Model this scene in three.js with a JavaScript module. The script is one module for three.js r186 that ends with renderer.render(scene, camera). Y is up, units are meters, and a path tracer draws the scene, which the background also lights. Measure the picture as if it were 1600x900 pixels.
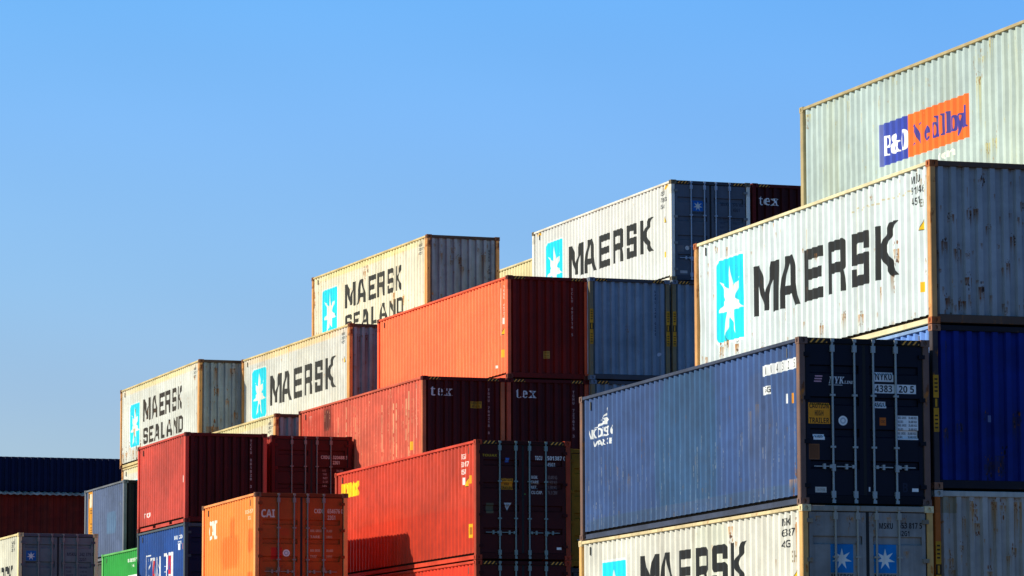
import * as THREE from 'three';
import { mergeGeometries } from 'three/addons/utils/BufferGeometryUtils.js';
import { Brush, Evaluator, SUBTRACTION } from 'three-bvh-csg';

// ---------------------------------------------------------------- camera, sky, sun, exposure
const scene = new THREE.Scene();
const EYE = 1.22;                                       // metres above the yard
const camera = new THREE.PerspectiveCamera(8.2608, 16 / 9, 0.5, 3000);
camera.position.set(0, EYE, 0);
{
  const yaw = 0.32515, pitch = 0.117002;
  camera.lookAt(Math.sin(yaw) * Math.cos(pitch), EYE + Math.sin(pitch), -Math.cos(yaw) * Math.cos(pitch));
  camera.rotateZ(-0.0029893);
}
const renderer = new THREE.WebGLRenderer();
renderer.toneMapping = THREE.LinearToneMapping;
renderer.toneMappingExposure = 1.28;
renderer.shadowMap.enabled = true;

const lin = (c) => (c <= 0.04045 ? c / 12.92 : Math.pow((c + 0.055) / 1.055, 2.4));
{
  // clear-sky radiance by elevation, a little brighter round the sun and towards the horizon
  const w = 1024, h = 512, data = new Float32Array(w * h * 4);
  const stops = [[-90, 140, 150, 160], [-2, 172, 188, 202], [0, 188, 208, 218], [3, 178, 203, 221], [4.3, 170, 200, 224], [5.2, 160, 196, 231], [6.8, 147, 196, 243], [9, 131, 190, 253], [11, 114, 184, 255], [16, 90, 164, 238], [30, 54, 124, 198], [60, 30, 86, 144], [90, 24, 72, 126]];
  const sun = new THREE.Vector3(-1.4, 1.0, -0.62).normalize(), v = new THREE.Vector3();
  for (let y = 0; y < h; y++) for (let x = 0; x < w; x++) {
    const el = ((y + 0.5) / h - 0.5) * 180, az = ((x + 0.5) / w - 0.5) * 2 * Math.PI;
    let k = 0; while (k < stops.length - 2 && el > stops[k + 1][0]) k++;
    const a = stops[k], b = stops[k + 1], t = Math.min(1, Math.max(0, (el - a[0]) / (b[0] - a[0])));
    const e = (el * Math.PI) / 180;
    v.set(Math.cos(e) * Math.cos(az), Math.sin(e), Math.cos(e) * Math.sin(az));
    const cirrus = 1 + 0.012 * Math.sin(az * 23 + 3 * Math.sin(el * 0.9)) * Math.sin(el * 1.7 + 2 * Math.sin(az * 9)) + 0.008 * Math.sin(az * 61 + el * 2.3);
    const near = Math.max(0, v.dot(sun)), glow = 0.25 * Math.pow(near, 6) + 0.9 * Math.pow(near, 40);
    const o = (y * w + x) * 4;
    for (let c = 0; c < 3; c++) {
      const l = lin((a[c + 1] + (b[c + 1] - a[c + 1]) * t) / 255);
      data[o + c] = 0.745 * cirrus * l * (1 + [0.7, 0.45, 0.04][c] * (v.dot(sun) - 0.16)) + glow * [0.5, 0.55, 0.6][c] * (el > -1 ? 1 : 0.2);
    }
    data[o + 3] = 1;
  }
  const sky = new THREE.DataTexture(data, w, h, THREE.RGBAFormat, THREE.FloatType);
  sky.mapping = THREE.EquirectangularReflectionMapping;
  sky.magFilter = THREE.LinearFilter; sky.wrapS = THREE.RepeatWrapping;
  sky.needsUpdate = true;
  scene.background = sky; scene.environment = sky;
}
const sunLight = new THREE.DirectionalLight(new THREE.Color(1, 0.92, 0.755), 5);
sunLight.position.set(25 - 1.4 * 80, 8 + 1.0 * 80, -90 - 0.62 * 80);
sunLight.target.position.set(25, 8, -90);
sunLight.castShadow = true;
Object.assign(sunLight.shadow.camera, { left: -70, right: 70, top: 60, bottom: -60, near: 1, far: 320 });
sunLight.shadow.mapSize.set(4096, 4096);
sunLight.shadow.radius = 1;
scene.add(sunLight, sunLight.target);

// ---------------------------------------------------------------- small helpers
function rng(seed) { let s = seed >>> 0; return () => { s = (s + 0x6d2b79f5) | 0; let t = Math.imul(s ^ (s >>> 15), 1 | s); t = (t + Math.imul(t ^ (t >>> 7), 61 | t)) ^ t; return ((t ^ (t >>> 14)) >>> 0) / 4294967296; }; }
const taken = new Map();
function numbered(n) { const k = taken.get(n) ?? 0; taken.set(n, k + 1); return k ? n + '_' + String(k).padStart(3, '0') : n; }
function mesh(name, geometry, material, parent, label) {
  const m = new THREE.Mesh(geometry, material); m.name = name; m.castShadow = m.receiveShadow = true;
  if (label) m.userData.label = label;
  parent.add(m); return m;
}
const cache = new Map();
const once = (key, make) => { if (!cache.has(key)) cache.set(key, make()); return cache.get(key); };
// a box between two corners whose texture runs in metres / 2.5
function box(x0, y0, z0, x1, y1, z1) {
  const g = new THREE.BoxGeometry(x1 - x0, y1 - y0, z1 - z0); g.translate((x0 + x1) / 2, (y0 + y1) / 2, (z0 + z1) / 2);
  const p = g.attributes.position, n = g.attributes.normal, uv = g.attributes.uv;
  for (let i = 0; i < p.count; i++) {
    const ax = Math.abs(n.getX(i)), ay = Math.abs(n.getY(i));
    uv.setXY(i, (ax > 0.5 ? p.getZ(i) : p.getX(i)) / 2.5, (ay > 0.5 ? p.getZ(i) : p.getY(i)) / 2.5);
  }
  return g;
}
const merge = (list) => mergeGeometries(list.map((g) => (g.index ? g.toNonIndexed() : g)));
// bevelled beam: a box with chamfered long edges (section in two axes, extruded along the third)
function beam(axis, x0, y0, z0, x1, y1, z1, c = 0.008) {
  const dims = { x: [z0, z1, y0, y1, x0, x1], y: [x0, x1, z0, z1, y0, y1], z: [x0, x1, y0, y1, z0, z1] }[axis];
  const [a0, a1, b0, b1, l0, l1] = dims;
  const ring = [[a0 + c, b0], [a1 - c, b0], [a1, b0 + c], [a1, b1 - c], [a1 - c, b1], [a0 + c, b1], [a0, b1 - c], [a0, b0 + c]];
  const pos = [], uv = [];
  const put = (a, b, l, u) => { pos.push(...(axis === 'x' ? [l, b, a] : axis === 'y' ? [a, l, b] : [a, b, l])); uv.push(...(axis === 'y' ? [u / 2.5, l / 2.5] : [l / 2.5, u / 2.5])); };
  let u = 0;
  for (let i = 0; i < 8; i++) {
    const [pa, pb] = ring[i], [qa, qb] = ring[(i + 1) % 8], du = Math.hypot(qa - pa, qb - pb);
    const tri = [[pa, pb, l0, u], [qa, qb, l0, u + du], [qa, qb, l1, u + du], [pa, pb, l0, u], [qa, qb, l1, u + du], [pa, pb, l1, u]];
    for (const t of axis === 'z' ? tri : tri.slice().reverse()) put(...t);
    u += du;
  }
  for (const l of [l0, l1]) for (let i = 1; i < 7; i++) {
    const t = [ring[0], ring[i], ring[i + 1]]; const flip = (l === l1) !== (axis === 'z');
    for (const q of flip ? t.slice().reverse() : t) put(q[0], q[1], l, q[0] - a0);
  }
  const g = new THREE.BufferGeometry();
  g.setAttribute('position', new THREE.Float32BufferAttribute(pos, 3)); g.setAttribute('uv', new THREE.Float32BufferAttribute(uv, 2));
  g.computeVertexNormals(); return g;
}
function cyl(r, y0, y1, x, z, seg = 10) { const g = new THREE.CylinderGeometry(r, r, y1 - y0, seg); g.translate(x, (y0 + y1) / 2, z); return g; }

// ---------------------------------------------------------------- paint, wear and lettering (textures hold colour, print, rust and dirt; many end sheets also painted shade)
const NT = 512, noiseTile = (() => {
  const r = rng(77), out = new Float32Array(NT * NT); let total = 0;
  for (const [cells, amp] of [[8, 1], [16, 0.7], [32, 0.5], [64, 0.36], [128, 0.24]]) {
    const g = Float32Array.from({ length: cells * cells }, () => r()), step = NT / cells; total += amp;
    for (let y = 0; y < NT; y++) for (let x = 0; x < NT; x++) {
      const fx = x / step, fy = y / step, ix = Math.floor(fx), iy = Math.floor(fy); let tx = fx - ix, ty = fy - iy; tx = tx * tx * (3 - 2 * tx); ty = ty * ty * (3 - 2 * ty);
      const at = (i, j) => g[((iy + j) % cells) * cells + ((ix + i) % cells)];
      out[y * NT + x] += amp * ((at(0, 0) * (1 - tx) + at(1, 0) * tx) * (1 - ty) + (at(0, 1) * (1 - tx) + at(1, 1) * tx) * ty);
    }
  }
  for (let i = 0; i < out.length; i++) out[i] = Math.min(1, Math.max(0, (out[i] / total - 0.5) * 2.3 + 0.5));
  return out;
})();
const noise = (x, y) => noiseTile[((Math.floor(y) % NT) + NT) % NT * NT + ((Math.floor(x) % NT) + NT) % NT];
const css = (c) => `rgb(${c.map((v) => Math.round(v)).join(',')})`;
const smooth = (a, b, x) => { const t = Math.min(1, Math.max(0, (x - a) / (b - a))); return t * t * (3 - 2 * t); };

class Sheet {                                            // a painted steel sheet of w x h metres, origin at its lower left
  constructor(w, h, ppm, color) {
    this.w = w; this.h = h; this.ppm = ppm; this.color = color;
    this.cv = document.createElement('canvas'); this.cv.width = Math.round(w * ppm); this.cv.height = Math.round(h * ppm);
    this.g = this.cv.getContext('2d'); this.g.fillStyle = css(color); this.g.fillRect(0, 0, this.cv.width, this.cv.height);
  }
  X(x) { return x * this.ppm; } Y(y) { return (this.h - y) * this.ppm; }
  rect(x0, y0, x1, y1, c, alpha = 1) { const g = this.g; g.globalAlpha = alpha; g.fillStyle = css(c); g.fillRect(this.X(x0), this.Y(y1), (x1 - x0) * this.ppm, (y1 - y0) * this.ppm); g.globalAlpha = 1; return this; }
  poly(rings, x0, y0, x1, y1, c) {
    const g = this.g; g.fillStyle = css(c); g.beginPath();
    for (const ring of rings) { ring.forEach(([x, y], i) => { const px = this.X(x0 + x * (x1 - x0)), py = this.Y(y0 + y * (y1 - y0)); i ? g.lineTo(px, py) : g.moveTo(px, py); }); g.closePath(); }
    g.fill('evenodd'); return this;
  }
  text(str, x0, y0, x1, y1, c, font = 'bold sans-serif', slant = 0) {   // fitted into the box: baseline y0, cap top y1
    const g = this.g, m = font.split(' '), fam = m.pop(); g.save(); g.font = `${m.join(' ')} 100px ${fam}`; g.textBaseline = 'alphabetic';
    const wide = g.measureText(str).width; g.translate(this.X(x0), this.Y(y0)); g.transform(1, 0, -slant, 1, 0, 0);
    g.scale(((x1 - x0) * this.ppm) / wide, ((y1 - y0) * this.ppm) / 72); g.fillStyle = css(c); g.fillText(str, 0, 0); g.restore(); return this;
  }
  down(str, x, y1, y0, size, c) {                        // letters one under another
    const n = str.length, step = (y1 - y0) / n;
    for (let i = 0; i < n; i++) if (str[i] !== ' ') this.text(str[i], x, y1 - step * (i + 0.86), x + size, y1 - step * (i + 0.1), c);
    return this;
  }
  patch(x0, y0, x1, y1, c, alpha, seed) {                // repainted or scuffed area with a ragged outline
    const g = this.g, r = rng(seed), n = 40;
    for (let i = 0; i < n; i++) { g.globalAlpha = alpha * 0.16; g.fillStyle = css(c); const a = x0 + (r() - 0.2) * 0.3 * (x1 - x0), b = x1 - (r() - 0.2) * 0.3 * (x1 - x0), d = y0 + (r() - 0.2) * 0.3 * (y1 - y0), e = y1 - (r() - 0.2) * 0.3 * (y1 - y0); g.fillRect(this.X(a), this.Y(e), (b - a) * this.ppm, (e - d) * this.ppm); }
    g.globalAlpha = 1; return this;
  }
  drip(x, y, len, wide, strength = 1, seed = 1, core = [70, 34, 18], run = [176, 104, 40]) {   // a rust spot and what ran down from it
    const g = this.g, r = rng(seed * 977 + Math.round(x * 100) * 31 + Math.round(y * 100));
    for (let i = 0; i < 9; i++) {
      const dx = (r() - 0.5) * wide * 1.3, l = len * (0.35 + 0.65 * r()), ww = wide * (0.12 + 0.2 * r());
      const gr = g.createLinearGradient(0, this.Y(y), 0, this.Y(y - l)); const a = strength * (0.25 + 0.4 * r());
      gr.addColorStop(0, `rgba(${run.join(',')},${a})`); gr.addColorStop(1, `rgba(${run.join(',')},0)`);
      g.fillStyle = gr; g.fillRect(this.X(x + dx - ww / 2), this.Y(y + 0.01), ww * this.ppm, l * this.ppm);
    }
    for (let i = 0; i < 16; i++) {
      const dx = (r() - 0.5) * wide, dy = (r() - 0.65) * wide * 2.6, s = wide * (0.03 + 0.11 * r() * r());
      g.globalAlpha = strength * (0.55 + 0.45 * r()); g.fillStyle = css(r() < 0.6 ? core : [128, 66, 26]);
      g.beginPath(); g.ellipse(this.X(x + dx), this.Y(y + dy), s * this.ppm, s * (1 + 2.6 * r()) * this.ppm, 0, 0, 7); g.fill();
    }
    g.globalAlpha = 1; return this;
  }
  scatter(n, strength, seed, opt = {}) {                 // many small rust spots, thicker towards top and bottom
    const r = rng(seed);
    for (let i = 0; i < n; i++) {
      const x = r() * this.w, e = r(), y = e < 0.3 ? r() * 0.5 : e < 0.42 ? this.h - r() * 0.35 : r() * this.h;
      this.drip(x, y, 0.08 + 0.4 * r() * r(), 0.015 + 0.06 * r() * r(), strength * (0.4 + 0.6 * r()), seed + i, opt.core, opt.run);
    }
    return this;
  }
  scratch(n, c, seed, y0 = 0, y1 = this.h, alpha = 0.5) {   // pale or rusty lines worn into the crests
    const g = this.g, r = rng(seed); g.fillStyle = css(c);
    for (let i = 0; i < n; i++) { const x = r() * this.w, y = y0 + r() * (y1 - y0), l = 0.1 + r() * r() * 0.9; let yy = y; while (yy > y - l) { const d = 0.02 + r() * 0.1; g.globalAlpha = alpha * (0.3 + 0.7 * r()); g.fillRect(this.X(x + (r() - 0.5) * 0.01), this.Y(yy), Math.max(1, this.ppm * (0.006 + 0.012 * r())), d * this.ppm); yy -= d + r() * 0.06; } }
    g.globalAlpha = 1; return this;
  }
  wear({ fade = 0.1, dirt = 0.12, rust = 0, edge = 0.5, sides = 0, seed = 1, dirtColor = [74, 62, 48] } = {}) {
    const W = this.cv.width, H = this.cv.height, im = this.g.getImageData(0, 0, W, H), d = im.data, k = 100 / this.ppm, r = rng(seed), ox = r() * 512, oy = r() * 512;
    for (let y = 0; y < H; y++) {
      const my = y * k, v = 1 - y / H, eb = edge * (Math.pow(1 - v, 6) * 0.15 + Math.pow(1 - v, 2) * 0.06 + smooth(0.16, 0, v) * 0.2 + smooth(0.93, 1, v) * 0.2);
      for (let x = 0; x < W; x++) {
        const mx = x * k, o = (y * W + x) * 4;
        const big = noise(mx * 0.32 + ox, my * 0.5 + oy), fine = noise(mx * 2.2 + oy, my * 2.2 + ox), str = noise(mx * 1.9 + ox * 3, my * 0.09 + oy), str2 = noise(mx * 0.5 + oy * 2, my * 0.03 + ox);
        let f = 1 + fade * ((big - 0.5) * 1.1 + (fine - 0.5) * 0.45);
        const dt = dirt * (smooth(0.45, 0.95, str) * 0.8 + smooth(0.4, 0.9, str2) * 0.7 + smooth(0.25, 0, v) * 0.5);
        const rb = noise(mx * 2.6 + oy * 1.7, my * 0.8 + ox), rf = noise(mx * 5.1 + 91, my * 2.3 + 17);
        const es = sides ? sides * (smooth(0.55, 0.1, (W - x) / this.ppm) * 0.42 + smooth(0.45, 0.1, x / this.ppm) * 0.34) : 0;
        const rr = rust > 0 ? smooth(0, 0.16, rb * 0.62 + rf * 0.38 + eb + es - (1.02 - rust * 0.42)) : 0;
        for (let c = 0; c < 3; c++) {
          let q = d[o + c] * f; q += (dirtColor[c] - q) * Math.min(0.8, dt);
          const rc = [[176, 104, 42], [98, 50, 24]]; const mixr = smooth(0.3, 0.75, fine); q += (rc[0][c] + (rc[1][c] - rc[0][c]) * mixr - q) * rr * 0.92;
          d[o + c] = q < 0 ? 0 : q > 255 ? 255 : q;
        }
      }
    }
    this.g.putImageData(im, 0, 0); return this;
  }
  material(roughness = 0.62, metalness = 0) {
    const t = new THREE.CanvasTexture(this.cv); t.colorSpace = THREE.SRGBColorSpace; t.magFilter = THREE.LinearFilter; t.wrapS = t.wrapT = THREE.RepeatWrapping; t.anisotropy = 8;
    return new THREE.MeshPhysicalMaterial({ map: t, roughness, metalness, specularIntensity: 0.35 });
  }
}
const GLYPH = {
  M: [[[0, 0], [0, 1], [.27, 1], [.5, .42], [.73, 1], [1, 1], [1, 0], [.78, 0], [.78, .64], [.58, .06], [.42, .06], [.22, .64], [.22, 0]]],
  A: [[[0, 0], [.3, 1], [.7, 1], [1, 0], [.75, 0], [.68, .24], [.32, .24], [.25, 0]], [[.37, .42], [.63, .42], [.5, .86]]],
  E: [[[0, 0], [0, 1], [1, 1], [1, .79], [.27, .79], [.27, .61], [.92, .61], [.92, .4], [.27, .4], [.27, .21], [1, .21], [1, 0]]],
  R: [[[0, 0], [0, 1], [.88, 1], [1, .92], [1, .47], [.9, .4], [1, 0], [.74, 0], [.64, .38], [.26, .38], [.26, 0]], [[.26, .8], [.75, .8], [.75, .58], [.26, .58]]],
  S: [[[0, .08], [0, .33], [.26, .33], [.26, .2], [.74, .2], [.74, .4], [.1, .4], [0, .48], [0, .92], [.1, 1], [.9, 1], [1, .92], [1, .67], [.74, .67], [.74, .8], [.26, .8], [.26, .6], [.9, .6], [1, .52], [1, .08], [.9, 0], [.1, 0]]],
  K: [[[0, 0], [0, 1], [.26, 1], [.26, .6], [.68, 1], [1, 1], [.52, .53], [1, 0], [.7, 0], [.26, .43], [.26, 0]]],
  L: [[[0, 0], [0, 1], [.28, 1], [.28, .2], [1, .2], [1, 0]]],
  N: [[[0, 0], [0, 1], [.28, 1], [.74, .36], [.74, 1], [1, 1], [1, 0], [.73, 0], [.26, .64], [.26, 0]]],
  D: [[[0, 0], [0, 1], [.82, 1], [1, .86], [1, .14], [.82, 0]], [[.27, .8], [.73, .8], [.73, .2], [.27, .2]]],
};
function word(sheet, str, spans, y0, y1, c) { [...str].forEach((ch, i) => sheet.poly(GLYPH[ch], spans[i][0], y0, spans[i][1], y1, c)); return sheet; }
function star(sheet, x, y, R, r, c, squash = 1) {
  const pts = []; for (let i = 0; i < 14; i++) { const a = Math.PI / 2 + (i * Math.PI) / 7, q = i % 2 ? r : R; pts.push([x + Math.cos(a) * q * squash, y + Math.sin(a) * q]); }
  return sheet.poly([pts], 0, 0, 1, 1, c);
}
const INK = [30, 32, 34], CYAN = [20, 214, 240], PAPER = [226, 228, 222];
// star box and big lettering of the white 40-foot containers; L is the length, u runs from the far end
function bigName(s, L, { y0 = 1.04, y1 = 2.03, seaLand = false, ink = INK, white = PAPER, start = 8.84, scale = 1, box = [1.22, 2.8, .72, 2.38] } = {}) {
  const u = (d) => L - d, g = s.g;
  g.fillStyle = css(white); g.beginPath(); g.roundRect(s.X(box[0] - .05), s.Y(box[3] + .05), (box[1] - box[0] + .1) * s.ppm, (box[3] - box[2] + .1) * s.ppm, .14 * s.ppm); g.fill();
  g.fillStyle = css(CYAN); g.beginPath(); g.roundRect(s.X(box[0]), s.Y(box[3]), (box[1] - box[0]) * s.ppm, (box[3] - box[2]) * s.ppm, .12 * s.ppm); g.fill();
  star(s, (box[0] + box[1]) / 2, (box[2] + box[3]) / 2 - .06, .74, .29, white, .96);
  const spans = seaLand ? [[8.55, 7.35], [7.3, 6.3], [6.1, 5.3], [5.1, 4.3], [4.1, 3.4], [3.25, 2.6]] : [[8.84, 7.56], [7.52, 6.42], [6.16, 5.23], [4.99, 4.1], [3.82, 2.93], [2.65, 1.6]];
  word(s, 'MAERSK', spans.map(([a, b]) => [u(start - (8.84 - a) * scale), u(start - (8.84 - b) * scale)]), seaLand ? 1.44 : y0, seaLand ? 2.24 : y1, ink);
  if (seaLand) word(s, 'SEALAND', [[8.5, 7.85], [7.6, 7.0], [6.8, 5.95], [5.75, 5.15], [4.95, 4.1], [3.9, 3.25], [3.1, 2.5]].map(([a, b]) => [u(a), u(b)]), .62, 1.2, ink);
  return s;
}
function sideCode(s, L, lines, c, d0 = .92, d1 = .42, top = 2.68, step = .19, size = .13) { lines.forEach((t, i) => s.text(t, L - d0, top - i * step - size, L - d0 + (d0 - d1) * Math.min(1, t.length / 5), top - i * step, c)); return s; }
function triangle(s, L, d, y, size = .2) { s.poly([[[0, 0], [1, 0], [.75, 1]]], L - d - size * .5, y, L - d + size * .5, y + size, [40, 34, 20]); return s.poly([[[.1, .06], [.9, .06], [.7, .86]]], L - d - size * .5, y, L - d + size * .5, y + size, [238, 190, 20]); }

// frames (posts, rails, castings): one small repeating sheet per paint and rust level
const neutral = once('neutral', () => { const t = new THREE.CanvasTexture(new Sheet(2.5, 2.5, 102, [236, 234, 230]).wear({ fade: .2, dirt: .16, seed: 301, dirtColor: [150, 138, 122] }).cv); t.colorSpace = THREE.SRGBColorSpace; t.magFilter = THREE.LinearFilter; t.wrapS = t.wrapT = THREE.RepeatWrapping; return t; });
const soft = (c, rough = .62) => once('soft' + c + rough, () => new THREE.MeshPhysicalMaterial({ specularIntensity: 0.35, color: new THREE.Color().setRGB(...c.map((v) => Math.min(1, v / 232)), THREE.SRGBColorSpace), map: neutral, roughness: rough }));
function framePaint(color, rust, seed, opt = {}) { if (rust < .26) return soft(color); return once('frame' + color + rust + seed, () => new Sheet(2.5, 2.5, 102, color).scatter(Math.round(60 * rust), .7, seed).wear({ fade: .16, dirt: .14, rust, edge: 0, seed, ...opt }).material(.66)); }
const plain = (r, g, b, rough = .6, metal = 0) => once('plain' + [r, g, b, rough, metal], () => new THREE.MeshStandardMaterial({ color: new THREE.Color().setRGB(r / 255, g / 255, b / 255, THREE.SRGBColorSpace), roughness: rough, metalness: metal }));
const GALV = plain(150, 156, 154, .5, .25), GASKET = plain(18, 18, 18, .8), FLOOR = plain(58, 46, 36, .9);

// ---------------------------------------------------------------- container geometry (origin: near lower left corner; x across, y up, -z away)
const WID = 2.438, CX = 0.162, CY = 0.118, CZ = 0.178;
const castingShape = once('casting', () => {
  const ev = new Evaluator(); ev.useGroups = false; ev.attributes = ['position', 'normal', 'uv'];
  let b = new Brush(new THREE.BoxGeometry(CX, CY, CZ)); b.updateMatrixWorld();
  const slot = (len, wid, deep) => { const s = new THREE.Shape(); const r = wid / 2, h = len / 2 - r; s.absarc(0, h, r, 0, Math.PI); s.absarc(0, -h, r, Math.PI, 2 * Math.PI); return new THREE.ExtrudeGeometry(s, { depth: deep, bevelEnabled: false, curveSegments: 5 }).translate(0, 0, -deep / 2); };
  for (const [g, ry, dx, dz] of [[slot(.079, .051, .05), Math.PI / 2, CX / 2, 0], [slot(.079, .051, .05), Math.PI / 2, -CX / 2, 0], [slot(.079, .063, .05), 0, 0, CZ / 2], [slot(.079, .063, .05), 0, 0, -CZ / 2]]) {
    const c = new Brush(g); c.rotation.y = ry; c.position.set(dx, 0, dz); c.updateMatrixWorld(); b = ev.evaluate(b, c, SUBTRACTION);
  }
  return b.geometry;
});
function strip(points, rows, place, dents = []) {        // a sheet folded along points [run, depth], rows of heights; place(run, y, depth) -> xyz and uv
  const pos = [], uv = [], idx = [];
  // fold lines stay crisp: every facet has its own vertices
  for (let i = 0; i + 1 < points.length; i++) {
    const base = pos.length / 3;
    for (let j = 0; j < rows.length; j++) for (const q of [points[i], points[i + 1]]) {
      let dd = q[1]; for (const t of dents) { const e = ((q[0] - t[0]) / t[2]) ** 2 + ((rows[j] - t[1]) / t[3]) ** 2; if (e < 9) dd += t[4] * Math.exp(-e); }
      const [p, w] = place(q[0], rows[j], dd); pos.push(...p); uv.push(...w);
    }
    for (let j = 0; j + 1 < rows.length; j++) { const a = base + 2 * j; idx.push(a, a + 1, a + 3, a, a + 3, a + 2); }
  }
  const g = new THREE.BufferGeometry(); g.setAttribute('position', new THREE.Float32BufferAttribute(pos, 3)); g.setAttribute('uv', new THREE.Float32BufferAttribute(uv, 2)); g.setIndex(idx); g.computeVertexNormals(); return g;
}
const rowsOf = (a, b, n) => Array.from({ length: n + 1 }, (_, i) => a + ((b - a) * i) / n);
function trapezoids(a, b, n, depth, fo, fi) {            // n corrugations between a and b: crest, flank, trough, flank; starts and ends in the trough
  const p = (b - a) / n, out = [[a, depth]], fl = (1 - fo - fi) / 2;
  for (let i = 0; i < n; i++) { const s = a + i * p; out.push([s + p * fi / 2, depth], [s + p * (fi / 2 + fl), 0], [s + p * (fi / 2 + fl + fo), 0], [s + p * (1 - fi / 2), depth]); }
  out.push([b, depth]); return out;
}
function dentsFor(seed, L, H, n, size = 1) { const r = rng(seed); return Array.from({ length: n }, () => [r() * L, .3 + r() * (H - .6), .08 + r() * .3, .1 + r() * .4, (r() - .35) * .03 * size]); }
const SIDE_IN = .03, SIDE_DEEP = .043;
function sideWall(L, H, left, dents) {
  const n = Math.round((L - .34) / .285), pts = trapezoids(.168, L - .168, n, SIDE_DEEP, .27, .25);
  return strip(pts, rowsOf(.172, H - .07, dents.length ? 8 : 1), (s, y, d) => [[left ? SIDE_IN + d : WID - SIDE_IN - d, y, -s], [left ? 1 - s / L : s / L, y / H]], dents);
}
function endWall(H, L, front, dents) {
  const pts = trapezoids(.1, WID - .1, 9, .07, .38, .4);
  return strip(pts, rowsOf(.16, H - .1, dents.length ? 8 : 1), (s, y, d) => [[s, y, front ? -.035 - d : -L + .035 + d], [s / WID, y / H]], dents);
}
function rails(L, H, pockets) {
  return once('rails' + L + H + pockets, () => {
    const bottom = (x0, x1, outer) => {
      const cuts = pockets ? [[-CZ + .002, -L / 2 + 1.21], [-L / 2 + .85, -L / 2 - .85], [-L / 2 - 1.21, -L + CZ - .002]] : [[-CZ + .002, -L + CZ - .002]];
      const parts = cuts.map(([a, b]) => beam('z', x0, .025, b, x1, .122, a, .006));
      parts.push(beam('z', outer ? x0 - .012 : x1 - .02, .022, -L + CZ - .002, outer ? x0 + .02 : x1 + .012, .045, -CZ + .002, .004));
      return merge(parts);
    };
    return {
      bl: bottom(.066, .14, true), br: bottom(WID - .14, WID - .066, false),
      tl: beam('z', .01, H - .078, -L + CZ - .002, .09, H - .014, -CZ + .002, .008), tr: beam('z', WID - .09, H - .078, -L + CZ - .002, WID - .01, H - .014, -CZ + .002, .008),
      head: beam('x', .1, H - .108, -.1, WID - .1, H - .012, -.016, .008), sill: beam('x', .1, .02, -.11, WID - .1, .166, -.022, .008),
      headFar: beam('x', .1, H - .108, -L + .016, WID - .1, H - .012, -L + .1, .008), sillFar: beam('x', .1, .02, -L + .022, WID - .1, .166, -L + .11, .008),
      posts: [[.006, .118, -.165, -.012], [WID - .118, WID - .006, -.165, -.012], [.006, .118, -L + .012, -L + .165], [WID - .118, WID - .006, -L + .012, -L + .165]].map(([a, b, c, d]) => beam('y', a, CY, c, b, H - CY, d, .012)),
      roof: (() => { const n = Math.round(L / .21), p = []; for (let i = 0; i <= n; i++) { const z = .1 + ((L - .2) * i) / n; p.push([z, i % 2 ? -.018 : 0]); } return strip(p, [.08, WID - .08], (s, x, d) => [[x, H - .028 + d, -s], [x / 2.5, s / 2.5]]); })(),
      floor: box(.14, .1, -L + .08, WID - .14, .185, -.12),
    };
  });
}
// door leaf between x0 and x1: rim plus a sheet pressed with level grooves [y0, y1]; inner sheet shares the door's print
function doorLeaf(x0, x1, H, grooves) {
  const y0 = .17, y1 = H - .125, rim = .07, z = -.05, deep = .042, uvOf = (x, y) => [x / WID, y / H], f = .02;
  const pts = [[y0 + rim, 0]]; for (const [a, b] of grooves) pts.push([a - f, 0], [a, deep], [b, deep], [b + f, 0]); pts.push([y1 - rim, 0]);
  const inner = strip(pts, [x0 + rim, x1 - rim], (y, x, d) => [[x, y, z - d], uvOf(x, y)]);
  const caps = [];
  for (const x of [x0 + rim, x1 - rim]) for (const [a, b] of grooves) { const g = new THREE.BufferGeometry(); const q = [[x, a - f, z], [x, b + f, z], [x, b, z - deep], [x, a - f, z], [x, b, z - deep], [x, a, z - deep]]; g.setAttribute('position', new THREE.Float32BufferAttribute(q.flat(), 3)); g.setAttribute('uv', new THREE.Float32BufferAttribute(q.flatMap((p) => uvOf(p[0], p[1])), 2)); g.computeVertexNormals(); caps.push(g); }
  const bx = (a, b, c, d) => { const g = box(a, c, -.09, b, d, z + .004), p = g.attributes.position, u = g.attributes.uv; for (let i = 0; i < p.count; i++) u.setXY(i, ...uvOf(p.getX(i), p.getY(i))); return g; };
  return merge([inner, ...caps, bx(x0, x0 + rim, y0, y1), bx(x1 - rim, x1, y0, y1), bx(x0 + rim, x1 - rim, y0, y0 + rim), bx(x0 + rim, x1 - rim, y1 - rim, y1)]);
}
function rodShape(x, H, low) {
  const top = H - .03, bot = .05, z = -.018, parts = [cyl(.021, bot, top, x, z, 8)];
  for (const y of [top - .16, bot + .13]) parts.push(box(x - .038, y - .06, -.046, x + .038, y + .06, .004));       // guides
  for (const y of [top - .02, bot + .01]) parts.push(box(x - .03, y - .03, -.03, x + .03, y + .028, .012));           // cams
  for (const y of [H * .655, H * .345]) parts.push(box(x - .045, y - .017, -.046, x + .045, y + .017, .006));
  if (low) parts.push(box(x - .032, .58, -.03, x + .032, .7, .016));
  return merge(parts.map((g) => g));
}
function handleShape(x, dir, H) { const y = .66 / 2.896 * H; return merge([box(Math.min(x, x + dir * .36), y - .009, -.012, Math.max(x, x + dir * .34), y + .009, .006), box(x + dir * .17 - .022, y - .045, -.046, x + dir * .17 + .022, y + .045, .01), box(x + dir * .05 - .022, y - .03, -.02, x + dir * .05 + .022, y + .03, .018)]); }
const hinge = (x, y, dir) => box(Math.min(x, x + dir * .11), y - .035, -.05, Math.max(x, x + dir * .11), y + .035, -.004);

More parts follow.
